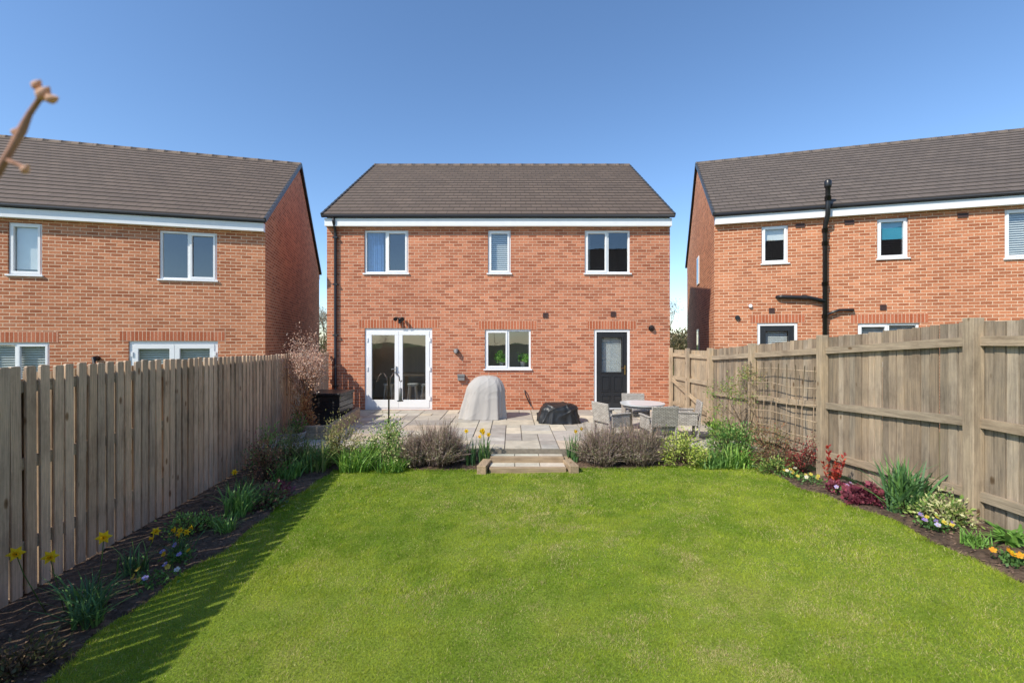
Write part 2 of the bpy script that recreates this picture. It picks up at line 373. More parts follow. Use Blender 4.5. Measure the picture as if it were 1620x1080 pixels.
def house(loc,rot,W,D,label,ops,brick,tile,base=-.6,vents=(),group="brick houses in a row"):
    root=empty("detached_house",loc,rot,label,"house",group)
    mb=MB(); ztw=4.93
    wall_front(mb,W,base,ztw,ops)
    mb.face([(W,D,base),(0,D,base),(0,D,ztw),(W,D,ztw)])
    apex=ztw+SL*D/2-.03
    mb.face([(0,D,base),(0,0,base),(0,0,ztw),(0,D/2,apex),(0,D,ztw)]); mb.face([(W,0,base),(W,D,base),(W,D,ztw),(W,D/2,apex),(W,0,ztw)])
    mb.build("wall",[brick],root)
    r=MB(); x0,x1=-.05,W+.05; n=20; run=D/2-YE; g=run/n; th=.024; gg=.2672
    for side in (0,1):
        Y=(lambda y:y) if side==0 else (lambda y:D-y)
        for i in range(n):
            ya,yb=YE+i*g,YE+(i+1)*g; za,zb=ZE+SL*(ya-YE),ZE+SL*(yb-YE); va,vb=i*gg,(i+1)*gg
            q=[(x0,Y(ya),za+th),(x1,Y(ya),za+th),(x1,Y(yb),zb),(x0,Y(yb),zb)]
            uv=[(x0,va+.004),(x1,va+.004),(x1,vb-.008),(x0,vb-.008)]
            r.face(q,uv=uv)
            r.face([(x0,Y(ya),za-.005),(x1,Y(ya),za-.005),(x1,Y(ya),za+th),(x0,Y(ya),za+th)],uv=[(x0,va)]*2+[(x1,va)]*2)
        r.face([(x0,Y(YE),ZE-.06),(x1,Y(YE),ZE-.06),(x1,D/2,ZE+SL*run-.06),(x0,D/2,ZE+SL*run-.06)])
    roof=r.build("roof",[tile],root)
    zr=ZE+SL*run
    rd=MB(); nn=int((x1-x0)/.42); st=(x1-x0)/nn
    for i in range(nn):
        xa=x0+i*st; rd.tube([(xa,D/2,zr-.055),(xa+.04,D/2,zr-.055),(xa+.045,D/2,zr-.057),(xa+st,D/2,zr-.057)],[.103,.103,.100,.100],12)
    rd.build("ridge",[tile],roof)
    for xa in (x0-.018,x1-.027):
        for s_,Y in ((0,lambda y:y),(1,lambda y:D-y)):
            v=MB()
            for i in range(n):
                ya,yb=YE+i*g-.01,YE+(i+1)*g; za=ZE+SL*(ya-YE)
                v.beam((xa+.022,Y(ya),za-.015),(xa+.022,Y(yb),za-.015+SL*(yb-ya)-.012),.05,.10)
            v.build("verge",[M_verge],roof)
    f=MB(); f.box(-.0,W,-.15,-.004,4.69,4.885); f.build("fascia",[M_fascia],root)
    f=MB(); f.box(0,W,D+.004,D+.13,4.70,4.885); f.build("fascia",[M_fascia],root)
    gt=MB(); gt.tube([(x0,YE+.01,4.93),(x1,YE+.01,4.93)],.038,10)
    gt.build("gutter",[M_black],root)
    for o in ops:
        if o['z1']<3:
            li=MB(); a,b,z=o['x0']-.16,o['x1']+.16,o['z1']; z1=z+.225
            li.face([(a,-.004,z),(b,-.004,z),(b,-.004,z1),(a,-.004,z1)],uv=[(.0,a),(.0,b),(.225,b),(.225,a)])
            li.face([(a,-.004,z1),(b,-.004,z1),(b,0,z1),(a,0,z1)]); li.face([(a,-.004,z),(a,-.004,z1),(a,0,z1),(a,0,z)]); li.face([(b,-.004,z),(b,0,z),(b,0,z1),(b,-.004,z1)])
            li.build("lintel",[M_soldier],root)
    for o in ops:
        room(root,o,o.get('deep',2.6))
        {'window':make_window,'french':make_french,'door':make_door}[o['kind']](root,o)
    for vx,vz,w,h in vents:
        vm=MB(); ring(vm,vx-w/2,vx+w/2,vz-h/2,vz+h/2,.02,-.02,-.001)
        for i in range(5):
            z=vz-h/2+.02+(h-.04)*(i+.5)/5; vm.box(vx-w/2+.015,vx+w/2-.015,-.014,-.001,z-.008,z+.006)
        vm.build("vent",[M_vent],root)
    return root

UP=(3.50,4.62)
def win(x0,x1,z=UP,mull=(),op=(),dress=(),**k): return dict(kind='window',x0=x0,x1=x1,z0=z[0],z1=z[1],mull=list(mull),open=list(op),dress=list(dress),**k)
GW=(1.045,2.07)
main_ops=[win(.96,2.095,mull=[1.53],op=[1],dress=[('curtain',0,.40,M_curt)]),
 win(4.14,4.73,op=[0],dress=[('blind',0,1,1)]),
 win(6.63,7.80,mull=[7.22],op=[0],dress=[('curtain',.0,.10,M_blind)]),
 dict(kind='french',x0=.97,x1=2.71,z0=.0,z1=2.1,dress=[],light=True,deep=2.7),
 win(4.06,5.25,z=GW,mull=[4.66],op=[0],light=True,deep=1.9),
 dict(kind='door',x0=6.87,x1=7.80,z0=0,z1=2.07,dress=[('blind',0,1,1)])]
MX,MY,MZ=-4.76,11.7,.24
mainh=house((MX,MY,MZ),0,8.82,8.5,"red brick house with brown tiled roof and patio doors",main_ops,M_brick,M_tile,
   vents=[(5.62,2.43,.13,.13),(7.36,2.46,.13,.13)])
dp=MB(); dp.tube([(.24,-.18,4.88),(.24,-.18,4.80),(.24,-.07,4.62),(.24,-.055,4.5),(.24,-.055,.08),(.24,-.12,.0)],.036,10)
for z in (.6,1.9,3.2,4.4): dp.box(.18,.30,-.095,-.002,z,z+.04)
dp.build("downpipe",[M_black],mainh)

aL=math.radians(14.9); WL=9.4
rc=(-5.91,10.9); locL=(rc[0]-WL*math.cos(aL),rc[1]-WL*math.sin(aL),-.09)
lops=[win(WL-4.93,WL-4.34,op=[0],dress=[('roller',0,1,.9,M_blind)]),
 win(WL-2.18,WL-1.02,mull=[WL-1.6],op=[1],dress=[]),
 win(WL-5.40,WL-4.21,z=GW,mull=[WL-4.8],op=[1],dress=[('blind',0,1,1)]),
 dict(kind='french',x0=WL-2.77,x1=WL-1.0,z0=0,z1=2.1,dress=[('blind',0,1,.9)]),
 win(WL-8.2,WL-7.05,mull=[WL-7.6],op=[0])]
lh=house(locL,aL,WL,8.5,"orange brick house with brown tiled roof and blinds",lops,M_brickL,M_tile)
aR=math.radians(16.5); WR=9.4
UR=(3.62,4.59)
rops=[win(1.12,1.73,z=UR,op=[0],dress=[('roller',0,1,.35,M_blind)]),
 win(3.63,4.26,z=UR,op=[0],dress=[('roller',0,1,.5,M_tealb)]),
 win(6.07,7.2,mull=[6.63],op=[0],dress=[('blind',0,1,1)]),
 dict(kind='door',x0=1.02,x1=1.94,z0=0,z1=2.1,dress=[('blind',0,1,.9)]),
 win(3.23,4.48,z=GW,mull=[3.86],op=[0],dress=[('blind',0,1,.3)])]
rh=house((5.36,12.05,.37),-aR,WR,8.5,"brick house with grey tiled roof and black soil pipes",rops,M_brickL,M_tile2,
  vents=[(1.99,4.55,.2,.1),(3.05,4.55,.2,.1),(5.3,4.55,.2,.1),(1.35,2.42,.13,.13),(3.75,2.45,.13,.13)])
sp=MB(); X=2.51
sp.tube([(X,-.08,-.3),(X,-.08,4.45),(X+.0,-.26,4.72),(X,-.27,5.0),(X,-.27,5.45)],.055,12)
sp.tube([(X,-.27,5.05),(X,-.27,5.16)],.072,12); sp.tube([(X,-.27,5.36),(X,-.27,5.40),(X,-.27,5.52),(X,-.27,5.56)],[.058,.078,.078,.05],12)
for z in (.6,2.2,3.0,4.0,4.32): sp.tube([(X,-.08,z),(X,-.08,z+.1)],.072,12)
sp.tube([(X,-.09,2.62),(X-.35,-.09,2.72),(X-.95,-.09,2.76),(X-1.02,-.07,2.76),(X-1.03,.02,2.76)],.05,12)
sp.tube([(X,-.09,2.28),(X+.3,-.08,2.40),(X+.6,-.07,2.40),(X+.62,.02,2.40)],.035,10)
sp.tube([(X-.5,-.09,2.74),(X-.4,-.09,2.73)],.062,12)
sp.build("soil_pipe",[M_black],rh)
house((14,-9.5,1.6),math.pi,9,8.5,"brick house beyond the end of the garden",[win(1,2.1,mull=[1.55]),win(6.6,7.7,mull=[7.1]),win(4,5.2,z=GW)],M_brick,M_tile2,base=-2.5)
for zz in (3.6,1.1):
    sw=MB(); sw.box(-.03,.0-.003,3.6,4.2,zz,zz+.95); o=sw.build("side_window",[M_upvc],rh)
    sg=MB(); sg.face([(-.034,3.66,zz+.06),(-.034,4.14,zz+.06),(-.034,4.14,zz+.89),(-.034,3.66,zz+.89)]); sg.build("glass_pane",[M_darkg],o)
m=MB(); m.tube([(.55,-.001,2.25),(.55,-.05,2.25)],.06,14); m.build("wall_fitting",[M_black],rh)
m=MB(); m.tube([(.85,-.001,2.55),(.85,-.06,2.55)],.045,14); m.build("flue_cap",[M_upvc],rh)
m=MB(); m.tube([(WL-3.35,-.001,1.72),(WL-3.35,-.10,1.72),(WL-3.35,-.12,1.6)],[.06,.055,.03],14); m.build("wall_fitting",[M_black],lh)

t=empty("security_light",(-2.87,11.7,2.56),0,"black twin floodlight fixed above the patio doors","light")
m=MB(); m.box(-.05,.05,-.03,-.001,-.05,.05); m.tube([(0,-.03,0),(0,-.09,.02)],.02,8); m.box(-.03,.03,-.11,-.03,-.1,-.05)
m.build("bracket",[M_black],t)
for sx in (-.07,.07):
    m=MB(); m.tube([(sx,-.06,.04),(sx*1.2,-.13,.02),(sx*1.3,-.17,.0)],[.03,.045,.05],12); m.build("lamp_head",[M_black],t,bev=.003)
t=empty("wall_lamp",(-1.43,11.7,1.75),0,"small round black wall lamp on the brickwork","light")
m=MB(); m.tube([(0,-.001,0),(0,-.05,0)],.07,16); m.build("backplate",[M_black],t)
m=MB(); m.tube([(0,-.045,.03),(0,-.1,.0),(0,-.12,-.05)],[.05,.06,.03],12); m.build("lamp_shade",[M_grey],t)
t=empty("security_camera",(3.58,11.7,2.34),0,"black dome security camera beside the back door","camera")
m=MB(); m.tube([(0,-.001,0),(0,-.04,0)],.075,16); m.tube([(0,-.04,0),(0,-.08,0),(0,-.10,0)],[.06,.05,.02],14); m.build("housing",[M_black],t)
t=empty("meter_box",(-1.3,11.7,1.08),0,"small grey outlet box on the brick wall","box")
m=MB(); m.box(-.09,.09,-.09,-.001,-.08,.08); m.build("casing",[M_grey],t,bev=.01)
m=MB(); m.box(-.095,.095,-.11,-.092,.03,.09); m.build("lid",[M_grey],t,bev=.006)
t=empty("water_tap",(.33,11.7,.62),0,"black garden tap with short hose on the wall","tap")
m=MB(); m.tube([(0,0,.12),(0,-.05,.12),(0,-.08,.10),(.02,-.085,.02),(.08,-.06,-.12),(.16,-.04,-.28)],.016,8); m.build("hose",[M_black],t)

t=empty("dining_table",(-2.55,12.95,.24),0,"pale wooden dining table inside the patio doors","table")
m=MB(); m.box(-.6,.6,-.35,.35,.80,.86); m.build("table_top",[M_furn],t,bev=.01)
for sx in (-.52,.52):
    for sy in (-.28,.28):
        m=MB(); m.box(sx-.035,sx+.035,sy-.035,sy+.035,0,.799); m.build("leg",[M_furn],t)
M_white=plain("white_paint_wood",(.8,.79,.77),.5,amt=.04)
for sx in (-2.66,-2.30,-3.3):
    t=empty("bar_stool",(sx,12.2,.24),0,"white stool inside the patio doors","stool","stools at the table")
    m=MB(); m.tube([(0,0,.58),(0,0,.63)],.15,18); m.build("seat",[M_white],t)
    for a in range(4):
        ang=a*math.pi/2+.78; m=MB(); m.tube([(.17*math.cos(ang),.17*math.sin(ang),0),(.11*math.cos(ang),.11*math.sin(ang),.58)],.02,8); m.build("leg",[M_white],t)

# ------------------------------------------------------------------ ground
def sheet(name,x0,x1,y0,y1,z,mat):
    m=MB(); m.face([(x0,y0,z),(x1,y0,z),(x1,y1,z),(x0,y1,z)]); o=m.build(name,[mat]); o["kind"]="structure"; return o
sheet("ground",-300,300,-300,300,-.12,M_field)
def hgrid(name,x0,x1,y0,y1,step,fn,mat,keep=None):
    nx=int((x1-x0)/step)+1; ny=int((y1-y0)/step)+1
    X,Y=np.meshgrid(np.linspace(x0,x1,nx),np.linspace(y0,y1,ny)); Z=fn(X,Y)
    v=np.stack([X,Y,Z],-1).reshape(-1,3).tolist(); f=[]
    for j in range(ny-1):
        for i in range(nx-1):
            if keep and not keep((X[j,i]+X[j,i+1])/2,(Y[j,i]+Y[j+1,i])/2): continue
            a=j*nx+i; f.append((a,a+1,a+nx+1,a+nx))
    me=bpy.data.meshes.new(name); me.from_pydata(v,[],f); me.materials.append(mat)
    me.polygons.foreach_set("use_smooth",[True]*len(f)); o=bpy.data.objects.new(name,me); COL.objects.link(o); o["kind"]="structure"; return o
def lawn_in(x,y):
    x=np.asarray(x);y=np.asarray(y)
    w=.04*np.sin(y*3.1)+.03*np.sin(y*7.3+1); w2=.03*np.sin(x*2.7)+.02*np.sin(x*6.1)
    L=-2.8+w; R=3.62+w; B=7.08+w2
    cut=((x-R+.5).clip(0)**2+(y-B+.5).clip(0)**2)<.25
    cut|=(x<R-.5)|(y<B-.5)
    return (x>L)&(x<R)&(y<B)&cut
def soilz(x,y):
    inl=lawn_in(x,y)
    b=vnoise(x,y,9,3)*.03+vnoise(x,y,22,4)*.02+vnoise(x,y,2.3,5)*.03
    rise=np.clip((y-7.15)/.35,0,1)*.10
    return H(x,y)+np.where(inl,-.045,-.03+b+rise)
hgrid("flower_bed_soil",-4.75,4.26,-4,7.46,.04,soilz,M_soil)
hgrid("lawn",-2.95,3.75,-3.9,7.2,.05,lambda x,y:H(x,y),M_turf,keep=lambda x,y:bool(lawn_in(x,y)))
n=9000; x=rng.uniform(-4.5,4.2,n*3); y=rng.uniform(1.5,7.45,n*3); k=~lawn_in(x,y); x=x[k][:n];y=y[k][:n]
z=soilz(x,y)
th=rng.uniform(0,6.28,len(x)); sz=rng.uniform(.006,.022,len(x))
dx=np.cos(th)*sz;dy=np.sin(th)*sz; hh=rng.uniform(.002,.014,len(x))
P=np.stack([np.stack([x-dx,y-dy,z],-1),np.stack([x+dy*.5,y-dx*.5,z+hh],-1),np.stack([x+dx,y+dy,z+.003],-1),np.stack([x-dy*.5,y+dx*.5,z+hh*.6],-1)],1)
base=np.array([(.08,.052,.036)])*rng.uniform(.5,3.6,(len(x),1)); C=np.repeat(base,4,0)
meta(npmesh("bark_mulch",P,4,C,M_twig),kind="stuff",label="bark mulch and soil crumbs on the flower beds",cat="mulch")
def blades(n,y0,y1,hm,w):
    x=rng.uniform(-3,3.75,n);y=rng.uniform(y0,y1,n); k=lawn_in(x,y); x=x[k];y=y[k]; m=len(x)
    z=H(x,y)-.003
    edge=~lawn_in(x+.07,y)|~lawn_in(x-.07,y)|~lawn_in(x,y+.07)
    pat=vnoise(x,y,1.1,11)*.40+vnoise(x,y,3.7,12)*.3+vnoise(x,y,9,13)*.3; fine=rng.random(m)
    hgt=hm*rng.uniform(.6,1.2,m)*(.8+.4*vnoise(x,y,2.1,14)+.4*(vnoise(x,y,8,16)-.5)+.4*(vnoise(x,y,21,18)-.5))*np.where(edge,1.6,1)
    th=rng.uniform(0,6.28,m); ln=hgt*rng.uniform(.1,1.3,m); ph=rng.uniform(0,6.28,m)
    ax=np.cos(th)*w/2;ay=np.sin(th)*w/2
    P=np.stack([np.stack([x-ax,y-ay,z],-1),np.stack([x+ax,y+ay,z],-1),np.stack([x+np.cos(ph)*ln,y+np.sin(ph)*ln,z+hgt],-1)],1)
    g1=np.array((.22,.37,.022));g2=np.array((.52,.62,.065));g3=np.array((.92,.78,.38))
    t=np.clip((pat-.5)*2.8+.5+rng.normal(0,.25,m),0,1)[:,None]; c=g1*(1-t)+g2*t
    cen=np.exp(-((x-.4)**2/5+(y-4.4)**2/4))+1.0*np.exp(-((x-1.6)**2/1.2+(y-2.9)**2/.6))
    dp=np.clip(vnoise(x,y,1.4,15)*.45+vnoise(x,y,5,17)*.35+vnoise(x,y,12,19)*.2-.46,0,1)*2.8*(.10+1.1*cen)
    dry=(fine<(.04+.72*dp))[:,None]; c=np.where(dry,g3*rng.uniform(.6,1.1,(m,1)),c)
    c=c*rng.uniform(.7,1.25,(m,1))
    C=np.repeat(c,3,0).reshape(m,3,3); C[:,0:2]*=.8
    return P,np.clip(C,0,.95)
PP=[];CC=[]
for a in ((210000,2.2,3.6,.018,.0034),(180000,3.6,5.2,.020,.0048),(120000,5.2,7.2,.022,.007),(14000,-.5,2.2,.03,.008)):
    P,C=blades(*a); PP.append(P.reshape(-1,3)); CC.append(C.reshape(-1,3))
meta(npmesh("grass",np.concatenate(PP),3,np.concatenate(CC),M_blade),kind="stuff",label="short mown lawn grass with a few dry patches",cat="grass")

# ------------------------------------------------------------------ patio
pz=.24
m=MB(); m.box(-4.62,4.1,7.46,11.695,-.1,pz-.006); 
o=m.build("patio_base",[M_joint]); o["kind"]="structure"
m=MB(); cell=.3; nx=29; ny=14; occ=np.zeros((nx,ny),bool)
sizes=[(3,2),(2,2),(2,3),(2,1),(1,2),(1,1)]
for j in range(ny):
    for i in range(nx):
        if occ[i,j]: continue
        ss=sizes[:]; random.shuffle(ss); ss=ss[:4]+[(1,1)]
        for a,b in ss:
            if i+a<=nx and j+b<=ny and not occ[i:i+a,j:j+b].any(): break
        occ[i:i+a,j:j+b]=True
        x0=-4.62+i*cell;y0=7.47+j*cell; g=.009
        base=random.choice([(.52,.47,.37),(.47,.43,.36),(.58,.51,.39),(.42,.38,.33),(.52,.43,.33),(.50,.47,.41)]); kk=U(.82,1.1)
        dz=U(0,.004)
        m.box(x0+g,min(x0+a*cell-g,4.08),y0+g,y0+b*cell-g,pz-.0055,pz+.006+dz,0,tuple(c*kk for c in base))
o=m.build("patio",[M_slab],bev=.003); o["kind"]="structure"
for x0,x1 in ((-4.2,-.56),(1.04,4.05)):
    m=MB(); m.box(x0,x1,7.37,7.455,-.05,.225,0,(.36,.29,.21)); o=m.build("patio_edging",[M_woodx],bev=.006); meta(o,"timber sleeper edging along the raised patio","edging","timber edging of the patio")
t=empty("garden_steps",(.24,7.1,0),0,"two shallow timber and stone steps up to the patio","steps")
for sx in (-1,1):
    m=MB(); M=Matrix.Translation((sx*.66,0,0))@Matrix.Rotation(math.radians(sx*9),4,'Z')
    m.box(-.07,.07,-.26,.34,-.03,.13,0,(.40,.30,.20),M=M); m.build("side_sleeper",[M_woodh],t,bev=.008)
for q in ((-.2,-.11,.085),(.12,.21,.165)):
    m=MB(); m.box(-.585,.585,q[0],q[1],-.03,q[2],0,(.40,.30,.20)); m.build("riser",[M_woodx],t,bev=.008)
for q in ((-.107,.117,.081),(.213,.355,.161)):
    m=MB()
    for i in range(3): m.box(-.58+i*.39,-.20+i*.39,q[0],q[1],-.03,q[2],0,(.56*U(.9,1.05),.50,.40))
    m.build("tread",[M_slab],t,bev=.006)

# ------------------------------------------------------------------ fences
def wc(b,var=.12):
    k=U(1-var,1+var); w=U(-.04,.04); return (b[0]*k*(1+w),b[1]*k,b[2]*k*(1-w))
S=Vector((-2.98,-4,0));E=Vector((-4.665,11.66,0)); d=(E-S); L=d.length; ang=math.atan2(d.y,d.x)
t=empty("wooden_fence",S,ang,"weathered tan timber picket fence with narrow gaps beside the flower bed","fence","garden boundary fences")
base=(.60,.45,.32); m=MB(); x=0
while x<L-.1:
    top=1.815-.09*max(0,(x-7))/9+U(-.010,.010); a=math.radians(U(-.6,.6)); hw=.041
    M=Matrix.Translation((x+.046,0,0))@Matrix.Rotation(a,4,'Y')
    prof=[(-hw,.03),(hw,.03),(hw,top-.010),(hw*.75,top),(-hw*.75,top),(-hw,top-.010)]
    m.prism(prof,0,.02,0,wc(base,.22),M=M); x+=.117+U(-.005,.005)
m.build("slats",[M_woodw],t)
m=MB(); x=.0585
while x<L-.1:
    top=1.77-.09*max(0,(x-7))/9+U(-.012,.012)
    m.box(x+.001,x+.082,.066,.084,.03,top,0,wc((.40,.30,.21),.17)); x+=.117
m.build("outer_slats",[M_woodw],t)
for z in (.35,1.0,1.6):
    m=MB(); m.box(0,L,.021,.065,z,z+.09,0,wc((.42,.31,.22))); m.build("rail",[M_woodx],t)
x=.3
while x<L:
    m=MB(); m.box(x-.05,x+.05,.085,.176,-.1,1.70,0,wc(base)); m.build("post",[M_woodv],t); x+=1.83
def topz(y): return 2.185 if y<4.15 else 2.185-.0645*(y-4.15)
t=empty("wooden_fence",(4.24,-4,0),0,"weathered grey brown board fence with square posts and rails","fence","garden boundary fences")
base=(.36,.285,.205)
posts=[-3.9,-1.9,.1,2.13,4.15,6.17,7.97,9.66]
for a,b in zip(posts[:-1],posts[1:]):
    m=MB(); y=a
    while y<b-.02:
        w=min(.100,b-y); tz=topz(y)+U(-.008,.008); off=random.choice([0,0,.006])
        m.box(.02+off,.038+off,y+4+.004,y+4+w-random.choice([.004,.006,.012]),tz-1.8,tz,0,wc(base,.28)); y+=w
    m.build("panel",[M_woodv],t)
    for h in (.22,.88,1.62):
        m=MB(); za,zb=topz(a)-1.8+h,topz(b)-1.8+h
        m.beam((-.005,a+4,za),(-.005,b+4,zb),.045,.085,0,wc((.40,.32,.23),.12)); m.build("rail",[M_woodh],t)
for p in posts:
    m=MB(); z1=topz(p)+.03; m.box(-.085,.018,p+4-.052,p+4+.052,topz(p)-1.95,z1,0,wc((.46,.35,.235),.1))
    m.build("post",[M_woodv],t,bev=.006)
A=Vector((4.24,9.74,0));B=Vector((4.09,11.6,0)); dd=B-A
t=empty("garden_gate",A,math.atan2(dd.y,dd.x),"timber side gate with diagonal brace next to the house","gate"); LG=dd.length
m=MB(); x=0
while x<LG-.02:
    m.box(x+.003,min(x+.12,LG),-.04,-.02,.1,1.80-.005*x,0,wc((.42,.33,.23),.18)); x+=.124
m.build("boards",[M_woodv],t)
for z in (.4,1.05,1.62):
    m=MB(); m.box(0,LG,-.019,.02,z,z+.09,0,wc((.46,.36,.25))); m.build("rail",[M_woodx],t)
m=MB(); m.beam((.05,0.04,.5),(LG-.05,0.04,1.05),.03,.09,0,(.46,.36,.25)); m.build("brace",[M_woodx],t)
for x in (LG*.5,LG-.03):
    m=MB(); m.box(x-.045,x+.045,.021,.09,.1,1.84,0,wc((.48,.37,.26))); m.build("post",[M_woodv],t)
t=empty("wooden_fence",(-3.0,-4.05,0),0,"timber board fence across the end of the garden","fence","garden boundary fences")
m=MB(); x=0
while x<7.2: m.box(x,x+.118,0,.02,0,1.8,0,wc(base,.2)); x+=.122
m.build("panel",[M_woodv],t)

t=empty("garden_trellis",(4.13,7.1,.50),0,"thin wooden trellis lattice fixed to the board fence","trellis")
m=MB()
for i in range(9):
    y=-.85+i*.21; s_=.05*math.sin(i*2); m.tube([(.0,y,-.2),(.012,y+s_,.5),(0,y-.04,1.16)],.0065,6,0,(.42,.31,.21))
for j in range(6):
    z=-.1+j*.23; m.tube([(.01,-.9,z+.04),(.015,-.3,z-.03+.03*(j%3)),(.01,.2,z+.03),(.01,.86,z-.04)],.0065,6,0,(.44,.33,.22))
m.build("lattice",[M_twig],t)

# ------------------------------------------------------------------ plants
def leafquads(P,D,Ln,Wd,C,fold=.25):
    n=len(P); r=rng.normal(size=(n,3)); s=np.cross(D,r); s/=np.linalg.norm(s,axis=1,keepdims=True)+1e-9
    up=np.cross(s,D); Ln=np.asarray(Ln).reshape(-1,1)*np.ones((n,1)); Wd=np.asarray(Wd).reshape(-1,1)*np.ones((n,1))
    mid=P+D*Ln*.5
    V=np.stack([P,mid+s*Wd*.5+up*Wd*fold,P+D*Ln,mid-s*Wd*.5+up*Wd*fold],1)
    return V.reshape(-1,3),np.repeat(C,4,0)
LB=1.9
def pickcol(cols,n,var=.25):
    cols=np.array(cols)*LB; return cols[rng.integers(0,len(cols),n)]*rng.uniform(1-var,1+var,(n,1))
def gz(x,y): 
    if y>7.46: return pz+.008
    return float(soilz(np.array([x]),np.array([y]))[0])
def shrub(name,label,cat,x,y,r,h,n,ls,cols,twigc=(.12,.08,.05),z=None,clumps=16,group=None,up=.3,wr=.5):
    z=gz(x,y) if z is None else z
    root=empty(name,(x,y,z),0,label,cat,group)
    cc=rng.normal(size=(clumps,3)); cc/=np.linalg.norm(cc,axis=1,keepdims=True); cc[:,2]=abs(cc[:,2])
    cc=cc*rng.uniform(.45,1.0,(clumps,1))*np.array([r,r,h]); cc[:,2]=cc[:,2]*.85+.08*h
    m=MB()
    for c in cc:
        m.tube([(c[0]*.1,c[1]*.1,0),(c[0]*.5,c[1]*.5,c[2]*.5),tuple(c)],[.008,.006,.003],5,0,twigc)
        for q in range(4):
            e=c+rng.normal(size=3)*r*.25; e[2]=max(.02,e[2]); m.tube([tuple(c*.7),tuple(e)],[.004,.002],4,0,twigc)
    m.build("stems",[M_twig],root)
    idx=rng.integers(0,clumps,n); P=cc[idx]+rng.normal(size=(n,3))*np.array([r,r,h])*.2
    P[:,2]=np.abs(P[:,2]); D=P/np.array([r,r,h])+rng.normal(size=(n,3))*.6; D[:,2]+=up; D/=np.linalg.norm(D,axis=1,keepdims=True)
    V,C=leafquads(P,D,ls*rng.uniform(.6,1.3,n),ls*wr*rng.uniform(.8,1.2,n),pickcol(cols,n))
    npmesh("leaves",V,4,C,M_leaf,root); return root
def strapmesh(name,n,h,spread,w,cols,parent,droop=.5,rad=.05):
    V=[];C=[]
    for i in range(n):
        a=U(0,6.283); hh=h*U(.5,1.12); sp=spread*U(.1,1.15); dr=droop*U(.3,1.3); ww=w*U(.7,1.2)
        b=np.array([U(-rad,rad),U(-rad,rad),-.01]); dirv=np.array([math.cos(a),math.sin(a)]); perp=np.array([-dirv[1],dirv[0]])
        tw=U(-.6,.6); perp=np.array([perp[0]*math.cos(tw)+dirv[0]*math.sin(tw),perp[1]*math.cos(tw)+dirv[1]*math.sin(tw)])
        pts=[]
        for k in range(6):
            t=k/5; o=sp*t**1.6; z=hh*(t-dr*.5*t**3); pts.append((b+np.array([dirv[0]*o,dirv[1]*o,z]),ww*(1-t**2.5)*.5+.0006))
        c=np.array(random.choice(cols))*U(.7,1.25)*LB
        for k in range(5):
            (p,wa),(q,wb)=pts[k],pts[k+1]; pa=np.array([*perp*wa,0]);pb=np.array([*perp*wb,0])
            V+=[p-pa,p+pa,q+pb,q-pb]; C+=[c*.9,c*.9,c,c]
    return npmesh(name,np.array(V),4,np.array(C),M_leaf,parent)
def strap(name,label,cat,x,y,n,h,spread,w,cols,z=None,group=None,droop=.5,rad=.05):
    z=gz(x,y) if z is None else z
    root=empty(name,(x,y,z),0,label,cat,group); strapmesh("leaves",n,h,spread,w,cols,root,droop,rad); return root
YEL=(.90,.66,.02);ORA=(.85,.32,.02)
def daffhead(parent,loc,az,s=1,tilt=.15,yc=YEL,oc=ORA):
    m=MB(); f=Vector((math.cos(az)*math.cos(tilt),math.sin(az)*math.cos(tilt),math.sin(tilt))); u=f.cross(Vector((0,0,1))).normalized(); v=u.cross(f)
    for k in range(6):
        a=k*math.pi/3; d=u*math.cos(a)+v*math.sin(a); e=u*-math.sin(a)+v*math.cos(a)
        m.face([f*0,d*.02*s+e*.012*s-f*.002,d*.042*s+f*.004,d*.02*s-e*.012*s-f*.002],0,yc)
    n=10; R=[(0,.007),(.012,.010),(.024,.013),(.028,.017)]
    for (h0,r0),(h1,r1) in zip(R[:-1],R[1:]):
        for k in range(n):
            a,b=2*math.pi*k/n,2*math.pi*(k+1)/n; g=lambda h,r,t:f*(h*s)+(u*math.cos(t)+v*math.sin(t))*r*s
            m.face([g(h0,r0,a),g(h0,r0,b),g(h1,r1,b),g(h1,r1,a)],0,oc)
    return m.build("flower_head",[M_petal],parent,loc=loc)
def daffodil(x,y,n,h,heads,label,spread=.16,s=1.0,yc=YEL,oc=(.85,.5,.02),cols=((.07,.14,.045),(.10,.19,.05),(.05,.11,.05))):
    r=strap("daffodil_plant",label,"daffodils",x,y,n,h,spread,.013,cols,group="daffodil clumps in the beds",droop=.6,rad=.08)
    m=MB()
    for k in range(heads):
        a=U(0,6.28); q=U(.04,spread*1.0); p=(math.cos(a)*q,math.sin(a)*q,h*U(.85,1.15)); az=U(-2.6,-.5)
        m.tube([(p[0]*.3,p[1]*.3,0),(p[0]*.8,p[1]*.8,p[2]*.7),(p[0],p[1],p[2])],.003,5,0,(.14,.28,.06)); daffhead(r,p,az,s,U(-.2,.3),yc,oc)
    if heads: m.build("stems",[M_leaf],r)
    return r
